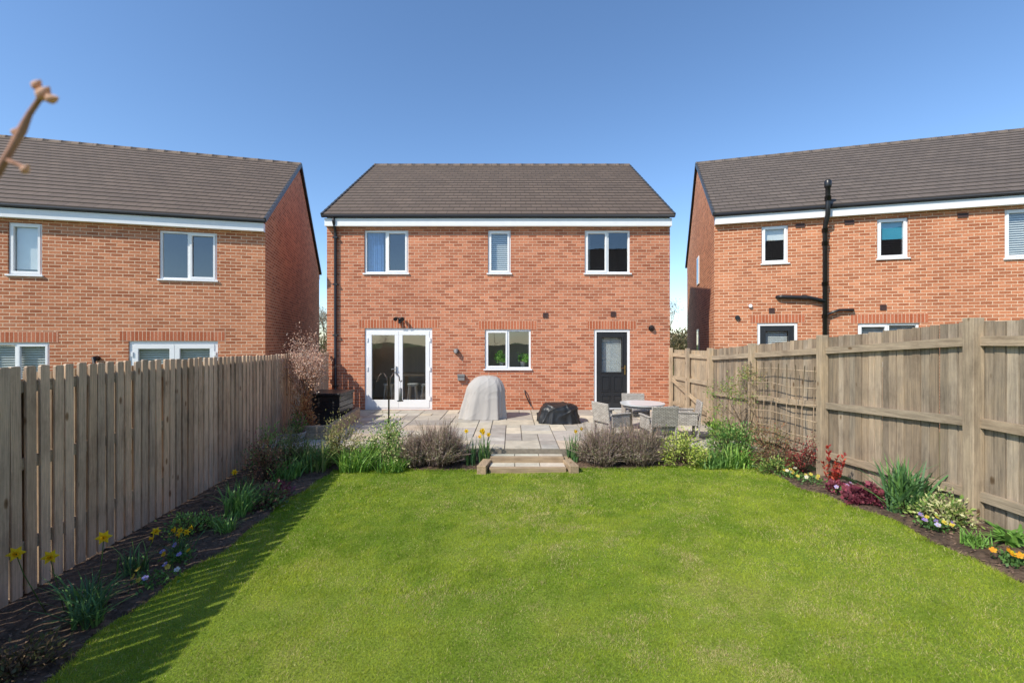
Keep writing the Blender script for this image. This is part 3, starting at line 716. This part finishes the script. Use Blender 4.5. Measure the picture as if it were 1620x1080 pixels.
def pansy(x,y,r,nf,cols,label,n=160):
    z=gz(x,y); root=empty("pansy_plant",(x,y,z),0,label,"pansies","pansies along the bed")
    P=np.stack([rng.normal(0,r*.5,n),rng.normal(0,r*.5,n),rng.uniform(0,.07,n)],-1); D=rng.normal(size=(n,3)); D[:,2]=abs(D[:,2])+.3; D/=np.linalg.norm(D,axis=1,keepdims=True)
    V,C=leafquads(P,D,.035,.02,pickcol([(.05,.11,.03),(.08,.16,.04)],n)); npmesh("leaves",V,4,C,M_leaf,root)
    for k in range(nf):
        px,py,pz_=U(-r,r),U(-r*.8,r*.8),U(.07,.12); az=U(-2.4,-.7); tl=U(.3,1.0); f=Vector((math.cos(az)*math.cos(tl),math.sin(az)*math.cos(tl),math.sin(tl)))
        u=f.cross(Vector((0,0,1))).normalized(); v=u.cross(f); col=random.choice(cols); m=MB()
        for q in range(5):
            a=q*2*math.pi/5+.3; d=u*math.cos(a)+v*math.sin(a); e=u*-math.sin(a)+v*math.cos(a); cq=col if q!=3 else tuple(min(1,c*.6+.25*g) for c,g in zip(col,(1,.8,.1)))
            m.face([f*.003,d*.010+e*.010,d*.022+e*.008+f*.002*q,d*.024-e*.006+f*.002*q,d*.010-e*.011],0,cq)
        m.tube([f*.002,f*.006],.004,6,0,(.7,.45,.02))
        m.build("flower_head",[M_petal],root,loc=(px,py,pz_))
    return root
def lavender(x,y,r,h,n,label,cols=((.44,.32,.25),(.34,.25,.19),(.30,.27,.17),(.52,.40,.33),(.40,.28,.29))):
    root=empty("lavender_bush",(x,y,gz(x,y)),0,label,"lavender","lavender bushes along the patio edge"); V=[];C=[]
    for i in range(n):
        a=U(0,6.283); el=U(.05,1.5); L=U(.6,1.08)*(1+.15*math.sin(3*a+x*7)+.1*math.sin(5*a+y*3)); bx=np.array([math.cos(a)*U(0,r*.6),math.sin(a)*U(0,r*.5),U(0,h*.3)])
        e=np.array([math.cos(a)*math.cos(el)**.7*r*L,math.sin(a)*math.cos(el)**.7*r*.65*L,h*(.18+.82*math.sin(el))*L])+rng.normal(size=3)*.02
        e[2]=max(e[2],.02)
        dv=e-bx; s=np.cross(dv,rng.normal(size=3)); s/=np.linalg.norm(s); w=.003; c=np.array(random.choice(cols))*U(.6,1.3)
        V+=[bx-s*w,bx+s*w,e+s*w*.6,e-s*w*.6]; C+=[c*.6,c*.6,c,c]
        for q in range(5):
            t=U(.35,1); p=bx+dv*t; s2=rng.normal(size=3); s2[2]=abs(s2[2])*.9; s2/=np.linalg.norm(s2); s3=np.cross(s2,dv); s3/=np.linalg.norm(s3)+1e-9
            l=U(.015,.04); c2=np.array(random.choice(((.30,.33,.15),(.36,.36,.2),(.46,.35,.28),(.26,.24,.14),(.52,.42,.35),(.40,.28,.28))))*U(.7,1.3)
            V+=[p,p+s2*l*.5+s3*.004,p+s2*l,p+s2*l*.5-s3*.004]; C+=[c2]*4
    npmesh("stems",np.array(V),4,np.array(C),M_leaf,root); return root

G1=((.055,.12,.03),(.08,.16,.035),(.11,.20,.05)); G2=((.18,.22,.05),(.25,.27,.09),(.12,.18,.04)); GV=((.35,.36,.16),(.12,.2,.05),(.18,.24,.06),(.42,.40,.22))
RED=((.16,.03,.03),(.22,.04,.035),(.11,.03,.025),(.10,.07,.04))
GB=((.09,.19,.03),(.13,.24,.04),(.07,.15,.03),(.2,.3,.06))
strap("leafy_perennial","green strappy leaved plant at the corner of the bed","plant",-3.05,7.05,170,.55,.34,.017,((.07,.14,.04),(.12,.2,.05),(.2,.22,.08)),rad=.2)
shrub("garden_shrub","small olive green shrub in the flower bed","shrub",-3.45,7.2,.34,.55,1400,.04,((.10,.12,.05),(.14,.15,.07),(.08,.11,.04)))
shrub("garden_shrub","twiggy yellow green shrub beside the patio","shrub",-2.72,7.25,.32,.72,1900,.035,((.18,.19,.07),(.16,.17,.06),(.26,.22,.10)))
strap("garden_grass_plant","dense bright green strappy clump by the lawn edge","plant",-2.4,7.13,280,.46,.38,.019,GB,rad=.24)
shrub("euonymus_shrub","variegated cream and green shrub by the bird feeder","shrub",-2.05,7.3,.38,.62,2300,.045,GV+G1)
strap("garden_grass_plant","green strappy clump at the foot of a shrub","plant",-1.88,7.1,200,.36,.28,.017,GB,rad=.2)
lavender(-1.15,7.28,.50,.60,2300,"woody brown grey lavender bush by the steps")
lavender(-1.52,7.25,.36,.50,1100,"small grey lavender bush by the steps")
lavender(1.45,7.26,.48,.58,2000,"woody brown grey lavender bush by the steps")
lavender(2.02,7.24,.50,.58,2100,"spreading brown lavender bush in front of the chairs")
shrub("euonymus_shrub","bright yellow green shrub in front of the rattan chairs","shrub",2.72,7.22,.36,.52,2400,.042,((.28,.32,.06),(.22,.29,.05),(.40,.40,.14),(.14,.2,.04)))
strap("leafy_perennial","low dark green leaf clump by the lawn","plant",3.08,7.0,190,.36,.3,.02,G1,rad=.2)
strap("leafy_perennial","low green leaf clump by the lawn","plant",3.42,6.95,220,.42,.32,.02,GB,rad=.2)
shrub("garden_shrub","mixed green perennial by the fence","shrub",3.55,7.4,.4,.5,1700,.05,G1+((.2,.24,.08),))
shrub("garden_shrub","brown red budding shrub beside the fence","shrub",3.95,6.85,.36,.6,1400,.035,((.16,.12,.05),(.12,.13,.05),(.2,.09,.05)))
shrub("garden_shrub","dark red leaved shrub beside the trellis","shrub",4.05,6.35,.24,.5,800,.035,RED,up=.6)
shrub("garden_shrub","low green ground cover by the lawn edge","shrub",3.75,6.4,.24,.2,700,.04,G1+G2)
shrub("garden_shrub","green low shrub at the patio corner","shrub",3.8,8.2,.28,.36,1100,.045,((.12,.22,.04),(.2,.3,.06)))
r=empty("red_leaved_plant",(3.92,5.55,gz(3.92,5.55)),0,"bright red upright leafy plant in the bed","plant")
n=300; t_=rng.random(n); a=rng.uniform(0,6.28,n); si=rng.integers(0,6,n); sx=np.array([-.08,.06,.0,.1,-.03,.03])[si]; sy=np.array([.02,-.05,.07,.03,-.06,0])[si]; sh=np.array([.32,.42,.5,.3,.25,.38])[si]
P=np.stack([sx*(.4+t_),sy*(.4+t_),t_*sh],-1); D=np.stack([np.cos(a)*.7,np.sin(a)*.7,np.full(n,.8)],-1); D/=np.linalg.norm(D,axis=1,keepdims=True)
V,C=leafquads(P,D,.055,.02,pickcol([(.26,.03,.02),(.19,.02,.02),(.31,.06,.03)],n)); npmesh("leaves",V,4,C,M_leaf,r)
shrub("heuchera_plant","low purple red leaved perennial in the bed","plant",3.86,4.95,.2,.15,650,.05,((.14,.03,.05),(.2,.05,.07),(.10,.03,.04)),wr=.9)
shrub("heuchera_plant","low purple red leaved perennial near pansies","plant",3.83,5.35,.13,.1,300,.04,((.14,.03,.05),(.2,.05,.07)),wr=.9)
strap("iris_plant","tall green strappy leaved clump near the fence","plant",3.95,4.6,170,.58,.36,.024,((.07,.15,.05),(.10,.19,.05),(.06,.12,.05)),rad=.12,droop=.5)
shrub("euonymus_shrub","variegated cream and green low shrub by the fence post","shrub",4.0,4.2,.2,.24,900,.04,GV)
pansy(3.8,4.08,.13,9,[(.55,.5,.75),(.35,.25,.65),(.8,.65,.1)],"pale lilac and yellow pansies at the lawn edge")
pansy(3.82,5.85,.2,9,[(.7,.6,.12),(.75,.72,.6),(.4,.1,.25)],"yellow and white pansies at the lawn edge")
pansy(3.78,6.15,.15,6,[(.75,.72,.6),(.7,.55,.1)],"pale pansies at the lawn edge")
pansy(3.82,5.2,.12,6,[(.5,.4,.7),(.7,.3,.5)],"pink and lilac pansies in the bed")
strap("garden_grass_plant","small fine green tuft in the bed","plant",3.82,3.75,90,.15,.13,.01,((.14,.26,.05),(.1,.2,.04)),rad=.07)
strap("leafy_perennial","broad green leaved clump near the fence foot","plant",4.1,3.72,50,.18,.2,.045,((.14,.26,.05),(.1,.2,.04)),rad=.06,droop=.9)
pansy(3.78,3.42,.1,7,[(.85,.55,.02),(.8,.35,.02)],"yellow and orange pansies by the lawn")
shrub("garden_shrub","low green seedlings in the soil","shrub",3.9,4.45,.12,.12,250,.03,G1)
daffodil(-.44,7.33,60,.48,6,"yellow and orange narcissus clump beside the steps",.14)
daffodil(-.66,7.3,50,.5,1,"slender daffodil leaves beside the steps",.10)
daffodil(.98,7.38,70,.52,2,"green narcissus clump beside the steps",.16)
def pot(x,y,z,r,h,mat,label):
    o=empty("plant_pot",(x,y,z),0,label,"pot","pots on the patio"); m=MB(); m.tube([(0,0,0),(0,0,h*.85),(0,0,h*.86),(0,0,h)],[r*.72,r*.95,r*1.05,r*1.05],20); m.build("body",[mat],o)
    m=MB(); m.tube([(0,0,h+.001),(0,0,h+.006)],r*.92,18); m.build("compost",[M_soil],o); return o
M_pot=plain("glazed_white_pot",(.55,.56,.58),.35,amt=.1); M_terr=plain("dark_pot",(.06,.06,.07),.5,amt=.2)
r=daffodil(-3.12,3.35,90,.34,0,"yellow daffodils against the picket fence",.28)
HP=((-.40,-.12,.50),(-.28,.0,.42),(-.02,.15,.50))
for p in HP: daffhead(r,p,-.9,1.3,.1,YEL,(.85,.55,.02))
m=MB()
for p in HP: m.tube([(p[0]*.6,p[1]*.4,0),(p[0]*.9,p[1]*.9,p[2]*.7),p],.003,5,0,(.10,.2,.05))
m.build("stems",[M_leaf],r)
daffodil(-2.98,3.2,70,.28,0,"arching daffodil leaves at the shady bed edge",.3)
daffodil(-3.25,3.9,50,.3,2,"daffodil leaves beside the fence",.25)
daffodil(-3.1,4.25,45,.22,5,"small yellow narcissus near the fence",.2,.8)
pansy(-2.95,3.75,.16,7,[(.3,.28,.6),(.7,.7,.75),(.8,.6,.1)],"violet and white pansies in the shady bed")
pansy(-3.0,4.1,.12,5,[(.8,.5,.02),(.35,.3,.65)],"yellow pansies in the shady bed")
shrub("garden_shrub","low brown stemmed plant at the bed corner","shrub",-2.98,2.75,.2,.16,500,.035,((.10,.09,.04),(.07,.08,.03),(.14,.1,.06)))
GS=((.09,.18,.045),(.12,.23,.05),(.16,.28,.07))
strap("leafy_perennial","green leaf clump in the shaded bed","plant",-3.15,5.25,120,.4,.28,.016,GS,rad=.12)
shrub("hellebore_plant","dark leaved hellebore in the shaded bed","plant",-2.98,5.5,.24,.26,700,.05,((.08,.13,.05),(.13,.07,.06),(.1,.16,.06)))
daffodil(-3.35,5.75,60,.4,1,"daffodil leaves against the fence",.2)
shrub("heuchera_plant","dark purple leaved plant under the fence","plant",-3.0,5.9,.16,.14,300,.045,((.16,.04,.07),(.11,.04,.06)),wr=.9)
shrub("garden_shrub","dark reddish bush under the fence","shrub",-3.5,6.5,.36,.6,1300,.035,((.18,.10,.06),(.13,.12,.06),(.2,.09,.07)))
strap("leafy_perennial","green leaves at the bed corner","plant",-3.25,6.6,110,.38,.28,.018,GS,rad=.16)
shrub("garden_shrub","small green bush by the fence","shrub",-3.75,7.1,.3,.6,1000,.04,GS)
strap("garden_grass_plant","small tuft in the shaded bed","plant",-3.0,4.75,80,.22,.2,.01,GS,rad=.08)
shrub("garden_shrub","low green groundcover in the shaded bed","shrub",-3.3,4.7,.24,.18,600,.035,GS)

def branching(m,p,d,L,r,depth,spreadv,c,tips,nsub=3,taper=.6,seg=3,droop=0,wob=.16):
    pts=[p]; dd=d.copy(); q=p
    for s in range(seg):
        dd=(dd+Vector(rng.normal(size=3))*wob+Vector((0,0,-droop))).normalized(); q=q+dd*(L/seg); pts.append(q)
    m.tube(pts,[r*(1-(1-taper)*i/seg) for i in range(seg+1)],5 if depth<2 else 7,0,c,cap=False)
    if depth==0: tips.append((q,dd)); return
    for k in range(nsub):
        t=U(.4,1); i=min(seg-1,int(t*seg)); bp=pts[i].lerp(pts[i+1],t*seg-i) if k else q
        nd=(dd+Vector(rng.normal(size=3))*spreadv).normalized()
        branching(m,bp,nd,L*U(.6,.85),r*taper*.8,depth-1,spreadv,c,tips,nsub,taper,seg,droop,wob)
r=empty("climbing_plant",(4.08,7.95,.2),0,"bare stemmed climbing plant trained on the fence","climber")
m=MB(); tips=[]
for k in range(4): branching(m,Vector((U(-.02,.03),U(-.15,.15),0)),Vector((U(-.1,.0),U(-.3,.4),1)).normalized(),.55,.010,3,.32,(.18,.13,.08),tips,3,.65)
m.build("stems",[M_twig],r); tp=np.array([t[0] for t in tips]); n=1700; P=tp[rng.integers(0,len(tp),n)]+rng.normal(size=(n,3))*.05; D=rng.normal(size=(n,3)); D/=np.linalg.norm(D,axis=1,keepdims=True)
V,C=leafquads(P,D,.034,.02,pickcol([(.16,.22,.05),(.2,.15,.06),(.1,.16,.04)],n)); npmesh("leaves",V,4,C,M_leaf,r)
r=empty("blossom_tree",(-3.98,8.8,.24),0,"small bare twigged tree with pale pink blossom by the fence","tree")
m=MB(); tips=[]
for k in range(7): branching(m,Vector((0,0,0)),Vector((U(-.05,.09),U(-.1,.1),1)).normalized(),.66,.018,3,.14,(.26,.17,.12),tips,3,.66,wob=.06)
m.build("trunk",[M_twig],r); tp=np.array([t[0] for t in tips]); tp[:,0]=np.clip(tp[:,0],-.36,.34); n=4200; P=tp[rng.integers(0,len(tp),n)]+rng.normal(size=(n,3))*np.array([.05,.05,.14]); D=rng.normal(size=(n,3)); D/=np.linalg.norm(D,axis=1,keepdims=True)
V,C=leafquads(P,D,.028,.024,pickcol([(.38,.25,.18),(.31,.19,.14),(.41,.32,.25),(.24,.13,.09)],n)); npmesh("crown",V,4,C,M_leaf,r)
pot(-3.98,8.8,.252,.17,.27,M_terr,"dark pot holding the small blossom tree")
shrub("fern_plant","rusty brown dried fern beside the black storage box","plant",-3.9,8.45,.2,.85,1300,.05,((.25,.12,.05),(.2,.09,.04),(.32,.2,.09)),z=.25)
pot(-3.75,8.0,.252,.12,.16,M_pot,"pale round plant pot by the fence")
shrub("garden_shrub","leafy green plant in a pale pot","plant",-3.75,8.0,.18,.28,600,.04,G1+((.25,.1,.12),),z=.42)
for xx in (-.28,.28):
    hp=shrub("house_plant","leafy green plant on the kitchen window sill","plant",xx,11.93,.14,.28,260,.07,((.12,.26,.05),(.18,.32,.07)),z=1.46,clumps=8)
    m=MB(); m.tube([(0,0,-.16),(0,0,0)],[.05,.07],14); m.build("pot",[M_white],hp)

def bare_tree(x,y,h,label,c=(.20,.14,.10)):
    r=empty("bare_tree",(x,y,-.1),0,label,"tree","bare trees beyond the houses"); m=MB(); tips=[]
    branching(m,Vector((0,0,0)),Vector((0,0,1)),h*.34,h*.02,5,.42,c,tips,3,.68)
    m.build("trunk",[M_twig],r); tp=np.array([t[0] for t in tips]); n=3500; P=tp[rng.integers(0,len(tp),n)]+rng.normal(size=(n,3))*.25; D=rng.normal(size=(n,3)); D/=np.linalg.norm(D,axis=1,keepdims=True)
    V,C=leafquads(P,D,.35,.03,pickcol([(.16,.11,.07),(.18,.13,.08),(.13,.10,.06)],n)); npmesh("crown",V,4,C,M_twig,r)
bare_tree(16.6,45,9.5,"tall bare winter tree beyond the houses")
bare_tree(19.5,52,10,"tall bare winter tree beyond the houses")
bare_tree(-19.3,46,6,"bare winter tree beyond the houses")
for x,y,rr,hh in ((15.3,42,2.2,3.0),(18.2,44,2.4,3.2),(-18.5,44,2.4,2.6),(21,46,2.5,3.2)):
    shrub("hedgerow_bush","large brownish green hedgerow bush beyond the houses","bush",x,y,rr,hh,3000,.3,((.12,.10,.05),(.08,.08,.035),(.14,.11,.06)),z=-.1,clumps=22,group="hedgerow bushes")

r=empty("young_cherry_tree",(-.95,.28,.0),0,"slim young tree with budding twig tips","tree"); o0=Vector((-.95,.28,0))
m=MB(); bc=(.38,.20,.13)
m.tube([(0,0,0),(.02,.01,1.0),(.05,.02,1.9),(.04,.0,2.6)],[.025,.02,.014,.006],8,0,bc); m.build("trunk",[M_twig],r)
m=MB(); pt=lambda *a:tuple(Vector(a)-o0)
m.tube([(.045,.02,1.8),pt(-.62,.38,2.02),pt(-.47,.4,2.125),pt(-.452,.4,2.148),pt(-.440,.4,2.169),pt(-.431,.4,2.185),pt(-.424,.4,2.200),pt(-.413,.4,2.216)],[.007,.005,.0035,.003,.0026,.0034,.0022,.002],8,0,bc)
m.tube([pt(-.445,.4,2.16),pt(-.436,.4,2.156),pt(-.427,.4,2.152)],[.002,.0022,.001],6,0,bc)
m.tube([pt(-.436,.4,2.176),pt(-.43,.4,2.182)],[.002,.001],6,0,bc)
m.build("branch",[M_twig],r)
for k,(p,s) in enumerate((((-.412,.4,2.217),.0058),((-.405,.4,2.213),.0045),((-.418,.4,2.225),.004),((-.428,.4,2.151),.0035),((-.437,.4,2.184),.003))):
    m=MB(); b=Vector(pt(*p)); dv=Vector((.5,0,.6 if k!=1 else .1)).normalized(); m.tube([b-dv*s,b-dv*s*.3,b+dv*s*.6,b+dv*s*1.5],[s*.4,s*.9,s*.7,.0004],8,0,(.75,.46,.30)); m.build("bud",[M_petal],r)

# ------------------------------------------------------------------ garden objects
def cover(name,label,cat,loc,prof,ex,mat,amp,seed,folds=(7,15),crease=.0,lump=.0):
    root=empty(name,loc,0,label,cat); n=200; rows=70; V=[];F=[]
    tt=np.linspace(0,1,rows)*(len(prof)-1); pr=np.array(prof); zt=max(p[0] for p in prof)
    for t in tt:
        i=min(int(t),len(prof)-2); f=t-i; z,a,b,cx=pr[i]*(1-f)+pr[i+1]*f
        for k in range(n):
            th=2*math.pi*k/n; c,s=math.cos(th),math.sin(th); x=math.copysign(abs(c)**ex,c)*a; y=math.copysign(abs(s)**ex,s)*b
            low=max(0,1-z/zt); sway=.3*math.sin(th*3+seed)+.12*math.sin(z*5+th*2)
            w1=.5+.5*math.cos(folds[0]*th+sway*2+seed); w2=.5+.5*math.cos(folds[1]*th+1.7*sway+seed*2)
            q=1+amp*(low**.8)*(w1**1.6-.4)+amp*.4*(low**.6)*(w2**2-.35)
            cz=1-abs(math.sin(7*(x+.6*z)+3*mnoise.noise(Vector((x*2,y*2,z*2+seed))))); cz2=1-abs(math.sin(8*(x-.8*z)+4*mnoise.noise(Vector((x*2+5,y*2,z*2+seed)))))
            nn=crease*(cz**4+cz2**4-.25)+lump*mnoise.noise(Vector((x*4+seed,y*4,z*3)))
            q+=nn/max(a,.25)
            V.append((cx+x*q,y*q,max(0.004,z+nn*.8)))
    for j in range(rows-1):
        for k in range(n):
            k2=(k+1)%n; F.append((j*n+k,j*n+k2,(j+1)*n+k2,(j+1)*n+k))
    F.append(tuple(range((rows-1)*n,rows*n)))
    me=bpy.data.meshes.new("cover"); me.from_pydata(V,[],F); me.materials.append(mat); me.polygons.foreach_set("use_smooth",[True]*len(F))
    o=bpy.data.objects.new("cover",me); COL.objects.link(o); o.parent=root; return root
M_cov=plain("grey_fabric_cover",(.44,.415,.385),.7,amt=.02,nscale=2,spec=.3)
M_bag=plain("black_plastic_sheet",(.016,.017,.018),.42,amt=.2)
def dome(H_,a0,b0,cx0,cx1,k,taper=.8,n=24,sh=.72):
    out=[]
    for i in range(n+1):
        t=i/n
        if t<.5: f=t/.5; z=H_*sh*f; s=1-(1-taper)*f
        else: f=(t-.5)/.5; an=f*math.pi/2; z=H_*(sh+(1-sh)*math.sin(an)); s=taper*max(.03,(math.cos(an))**k)
        out.append((z,a0*s,b0*s,cx0+(cx1-cx0)*min(1,z/H_)))
    return out
cover("covered_barbecue","barbecue under a light grey draped fabric cover","barbecue",(-.69,10.45,.25),
 dome(.97,.53,.36,0,.12,.8,taper=.84,sh=.58),.82,M_cov,.13,1.3,folds=(7,15),crease=.006,lump=.01)
cover("covered_fire_pit","low bundle wrapped in crumpled black plastic cover","cover",(1.02,9.95,.25),
 dome(.41,.45,.35,0,0.0,.55,taper=.9,sh=.62),.6,M_bag,.08,4.1,folds=(9,22),crease=.02,lump=.03)

def rattan():
    m,n,l,b=newmat("grey_rattan_weave"); v=coord(n,l,"UV")
    t=n.new("ShaderNodeTexBrick"); l.new(v,t.inputs["Vector"]); t.inputs["Scale"].default_value=1; t.inputs["Brick Width"].default_value=.06; t.inputs["Row Height"].default_value=.022
    t.inputs["Mortar Size"].default_value=.003; t.inputs["Color1"].default_value=(.42,.38,.33,1); t.inputs["Color2"].default_value=(.62,.57,.50,1); t.inputs["Mortar"].default_value=(.08,.07,.06,1)
    l.new(t.outputs["Color"],b.inputs["Base Color"]); b.inputs["Roughness"].default_value=.6
    bump(n,l,b,mathn(n,l,'SUBTRACT',1.0,t.outputs["Fac"]),.6,.006); return m
M_rat=rattan()
M_cush=plain("grey_cushion",(.28,.26,.25),.9,amt=.1,bmp=.3)
def chair(x,y,rot,label):
    root=empty("rattan_chair",(x,y,.252),rot,label,"chair","rattan chairs round the garden table")
    m=MB(); M=Matrix.Translation((0,.225,.33))@Matrix.Rotation(math.radians(-7),4,'X')
    m.box(-.23,.23,-.016,.016,0,.35,0,M=M)
    for sx in (-.215,.215): m.box(sx-.018,sx+.018,-.02,.02,-.33,0,0,M=M)
    m.build("backrest",[M_rat],root,bev=.01)
    for s in (-1,1):
        m=MB(); m.box(s*.235-.026,s*.235+.026,-.23,.215,.472,.50); m.box(s*.235-.014,s*.235+.014,-.20,.19,.26,.471); m.build("armrest",[M_rat],root,bev=.008)
    m=MB(); m.box(-.217,.217,-.22,.20,.26,.34); m.build("seat",[M_rat],root,bev=.008)
    m=MB(); m.box(-.214,.214,-.22,.195,.342,.395); m.build("cushion",[M_cush],root,bev=.02)
    for sx in (-.22,.22):
        for sy in (-.21,.19):
            m=MB(); m.tube([(sx,sy,0),(sx*.98,sy,.26)],[.014,.018],8); m.build("leg",[M_rat],root)
TX,TY=2.42,8.45
for x,y in ((1.78,8.12),(2.50,7.78),(2.48,9.15),(3.14,8.3)):
    dx,dy=x-TX,y-TY; chair(x,y,math.atan2(dy,dx)-math.pi/2,"pale grey woven square rattan chair at the round table")
t=empty("garden_table",(TX,TY,.252),0,"round grey topped garden table among rattan chairs","table")
M_top=plain("frosted_table_top",(.74,.75,.73),.22,amt=.04)
m=MB(); m.tube([(0,0,.585),(0,0,.61)],.40,48); m.build("table_top",[M_top],t,bev=.004)
m=MB(); 
for k in range(40):
    a0,a1=2*math.pi*k/40,2*math.pi*(k+1)/40; m.face([(math.cos(a0)*.35,math.sin(a0)*.35,.53),(math.cos(a1)*.35,math.sin(a1)*.35,.53),(math.cos(a1)*.36,math.sin(a1)*.36,.584),(math.cos(a0)*.36,math.sin(a0)*.36,.584)],uv=[(a0*.35,0),(a1*.35,0),(a1*.35,.06),(a0*.35,.06)])
m.build("apron",[M_rat],t)
for k in range(4):
    a=k*math.pi/2+.5; m=MB(); m.tube([(math.cos(a)*.28,math.sin(a)*.28,0),(math.cos(a)*.31,math.sin(a)*.31,.575)],.022,8); m.build("leg",[M_rat],t)
t=empty("storage_box",(-3.98,9.95,.252),0,"black plastic garden storage box against the fence","box")
m=MB(); 
for i in range(5): m.box(-.36,.36,-.4,.4,.0+i*.12,.115+i*.12)
m.build("body",[M_black],t,bev=.008)
m=MB(); m.box(-.39,.39,-.43,.43,.603,.66); m.build("lid",[M_black],t,bev=.012)
t=empty("raised_planter",(-3.42,9.35,.252),math.radians(6),"low raised bed edged with pale timber sleepers","planter")
m=MB()
for z in (0,.117): m.box(-.05,.05,-1.2,1.1,z,z+.115,0,wc((.44,.34,.24)))
for z in (0,.117): m.box(-.7,-.052,-1.2,-1.1,z,z+.115,0,wc((.44,.34,.24)))
m.build("sleepers",[M_woodh],t,bev=.008)
M_pole=plain("weathered_dark_metal",(.08,.055,.04),.5,amt=.2)
t=empty("bird_feeder_stand",(-2.03,7.5,.1),0,"thin dark bird feeder pole with curled double hooks","bird feeder")
m=MB(); m.tube([(0,0,0),(0,0,1.32)],.014,8)
for s in (-1,1):
    m.tube([(0,0,1.0),(s*.012,0,1.15),(s*.03,0,1.3),(s*.075,0,1.375),(s*.13,0,1.375),(s*.17,0,1.32),(s*.18,0,1.25),(s*.2,0,1.235),(s*.215,0,1.26)],.009,7)
m.tube([(-.06,0,.03),(0,0,.03),(.06,0,.03)],.006,6); m.build("pole",[M_pole],t)
m=MB(); m.tube([(.19,0,1.235),(.19,0,1.13)],.003,5); m.tube([(.19,0,.93),(.19,0,1.12),(.19,0,1.135)],[.03,.03,.012],12); m.tube([(.19,0,.915),(.19,0,.931)],.05,14)
m.build("feeder",[M_grey],t)

# ------------------------------------------------------------------ light, sky, camera
el=math.radians(43); az=math.radians(229)
w=bpy.data.worlds.new("World"); scene.world=w; w.use_nodes=True; nt=w.node_tree
sky=nt.nodes.new("ShaderNodeTexSky"); sky.sky_type='NISHITA'; sky.sun_disc=False; sky.sun_elevation=el; sky.sun_rotation=az
sky.air_density=.9; sky.dust_density=.2; sky.ozone_density=3.0
hs=nt.nodes.new("ShaderNodeHueSaturation"); hs.inputs["Saturation"].default_value=1.08; hs.inputs["Value"].default_value=1.45
nt.links.new(sky.outputs[0],hs.inputs["Color"])
bg=nt.nodes["Background"]; nt.links.new(hs.outputs[0],bg.inputs[0]); bg.inputs[1].default_value=.15
sd=bpy.data.lights.new("sun",'SUN'); sd.energy=5.0; sd.angle=math.radians(.5); sd.color=(1,.93,.80)
so=bpy.data.objects.new("sun",sd); COL.objects.link(so)
dirs=Vector((math.sin(az)*math.cos(el),math.cos(az)*math.cos(el),math.sin(el)))
so.rotation_euler=dirs.to_track_quat('Z','Y').to_euler(); so.location=dirs*50
cam=bpy.data.cameras.new("camera"); cam.lens=16; cam.sensor_width=36; cam.clip_start=.05; cam.clip_end=1000
cam.dof.use_dof=True; cam.dof.focus_distance=9; cam.dof.aperture_fstop=4
co=bpy.data.objects.new("camera",cam); COL.objects.link(co); co.location=(0,0,2.0); co.rotation_euler=(math.radians(90),0,0); scene.camera=co
scene.view_settings.view_transform='Standard'; scene.view_settings.look='None'; scene.view_settings.exposure=0
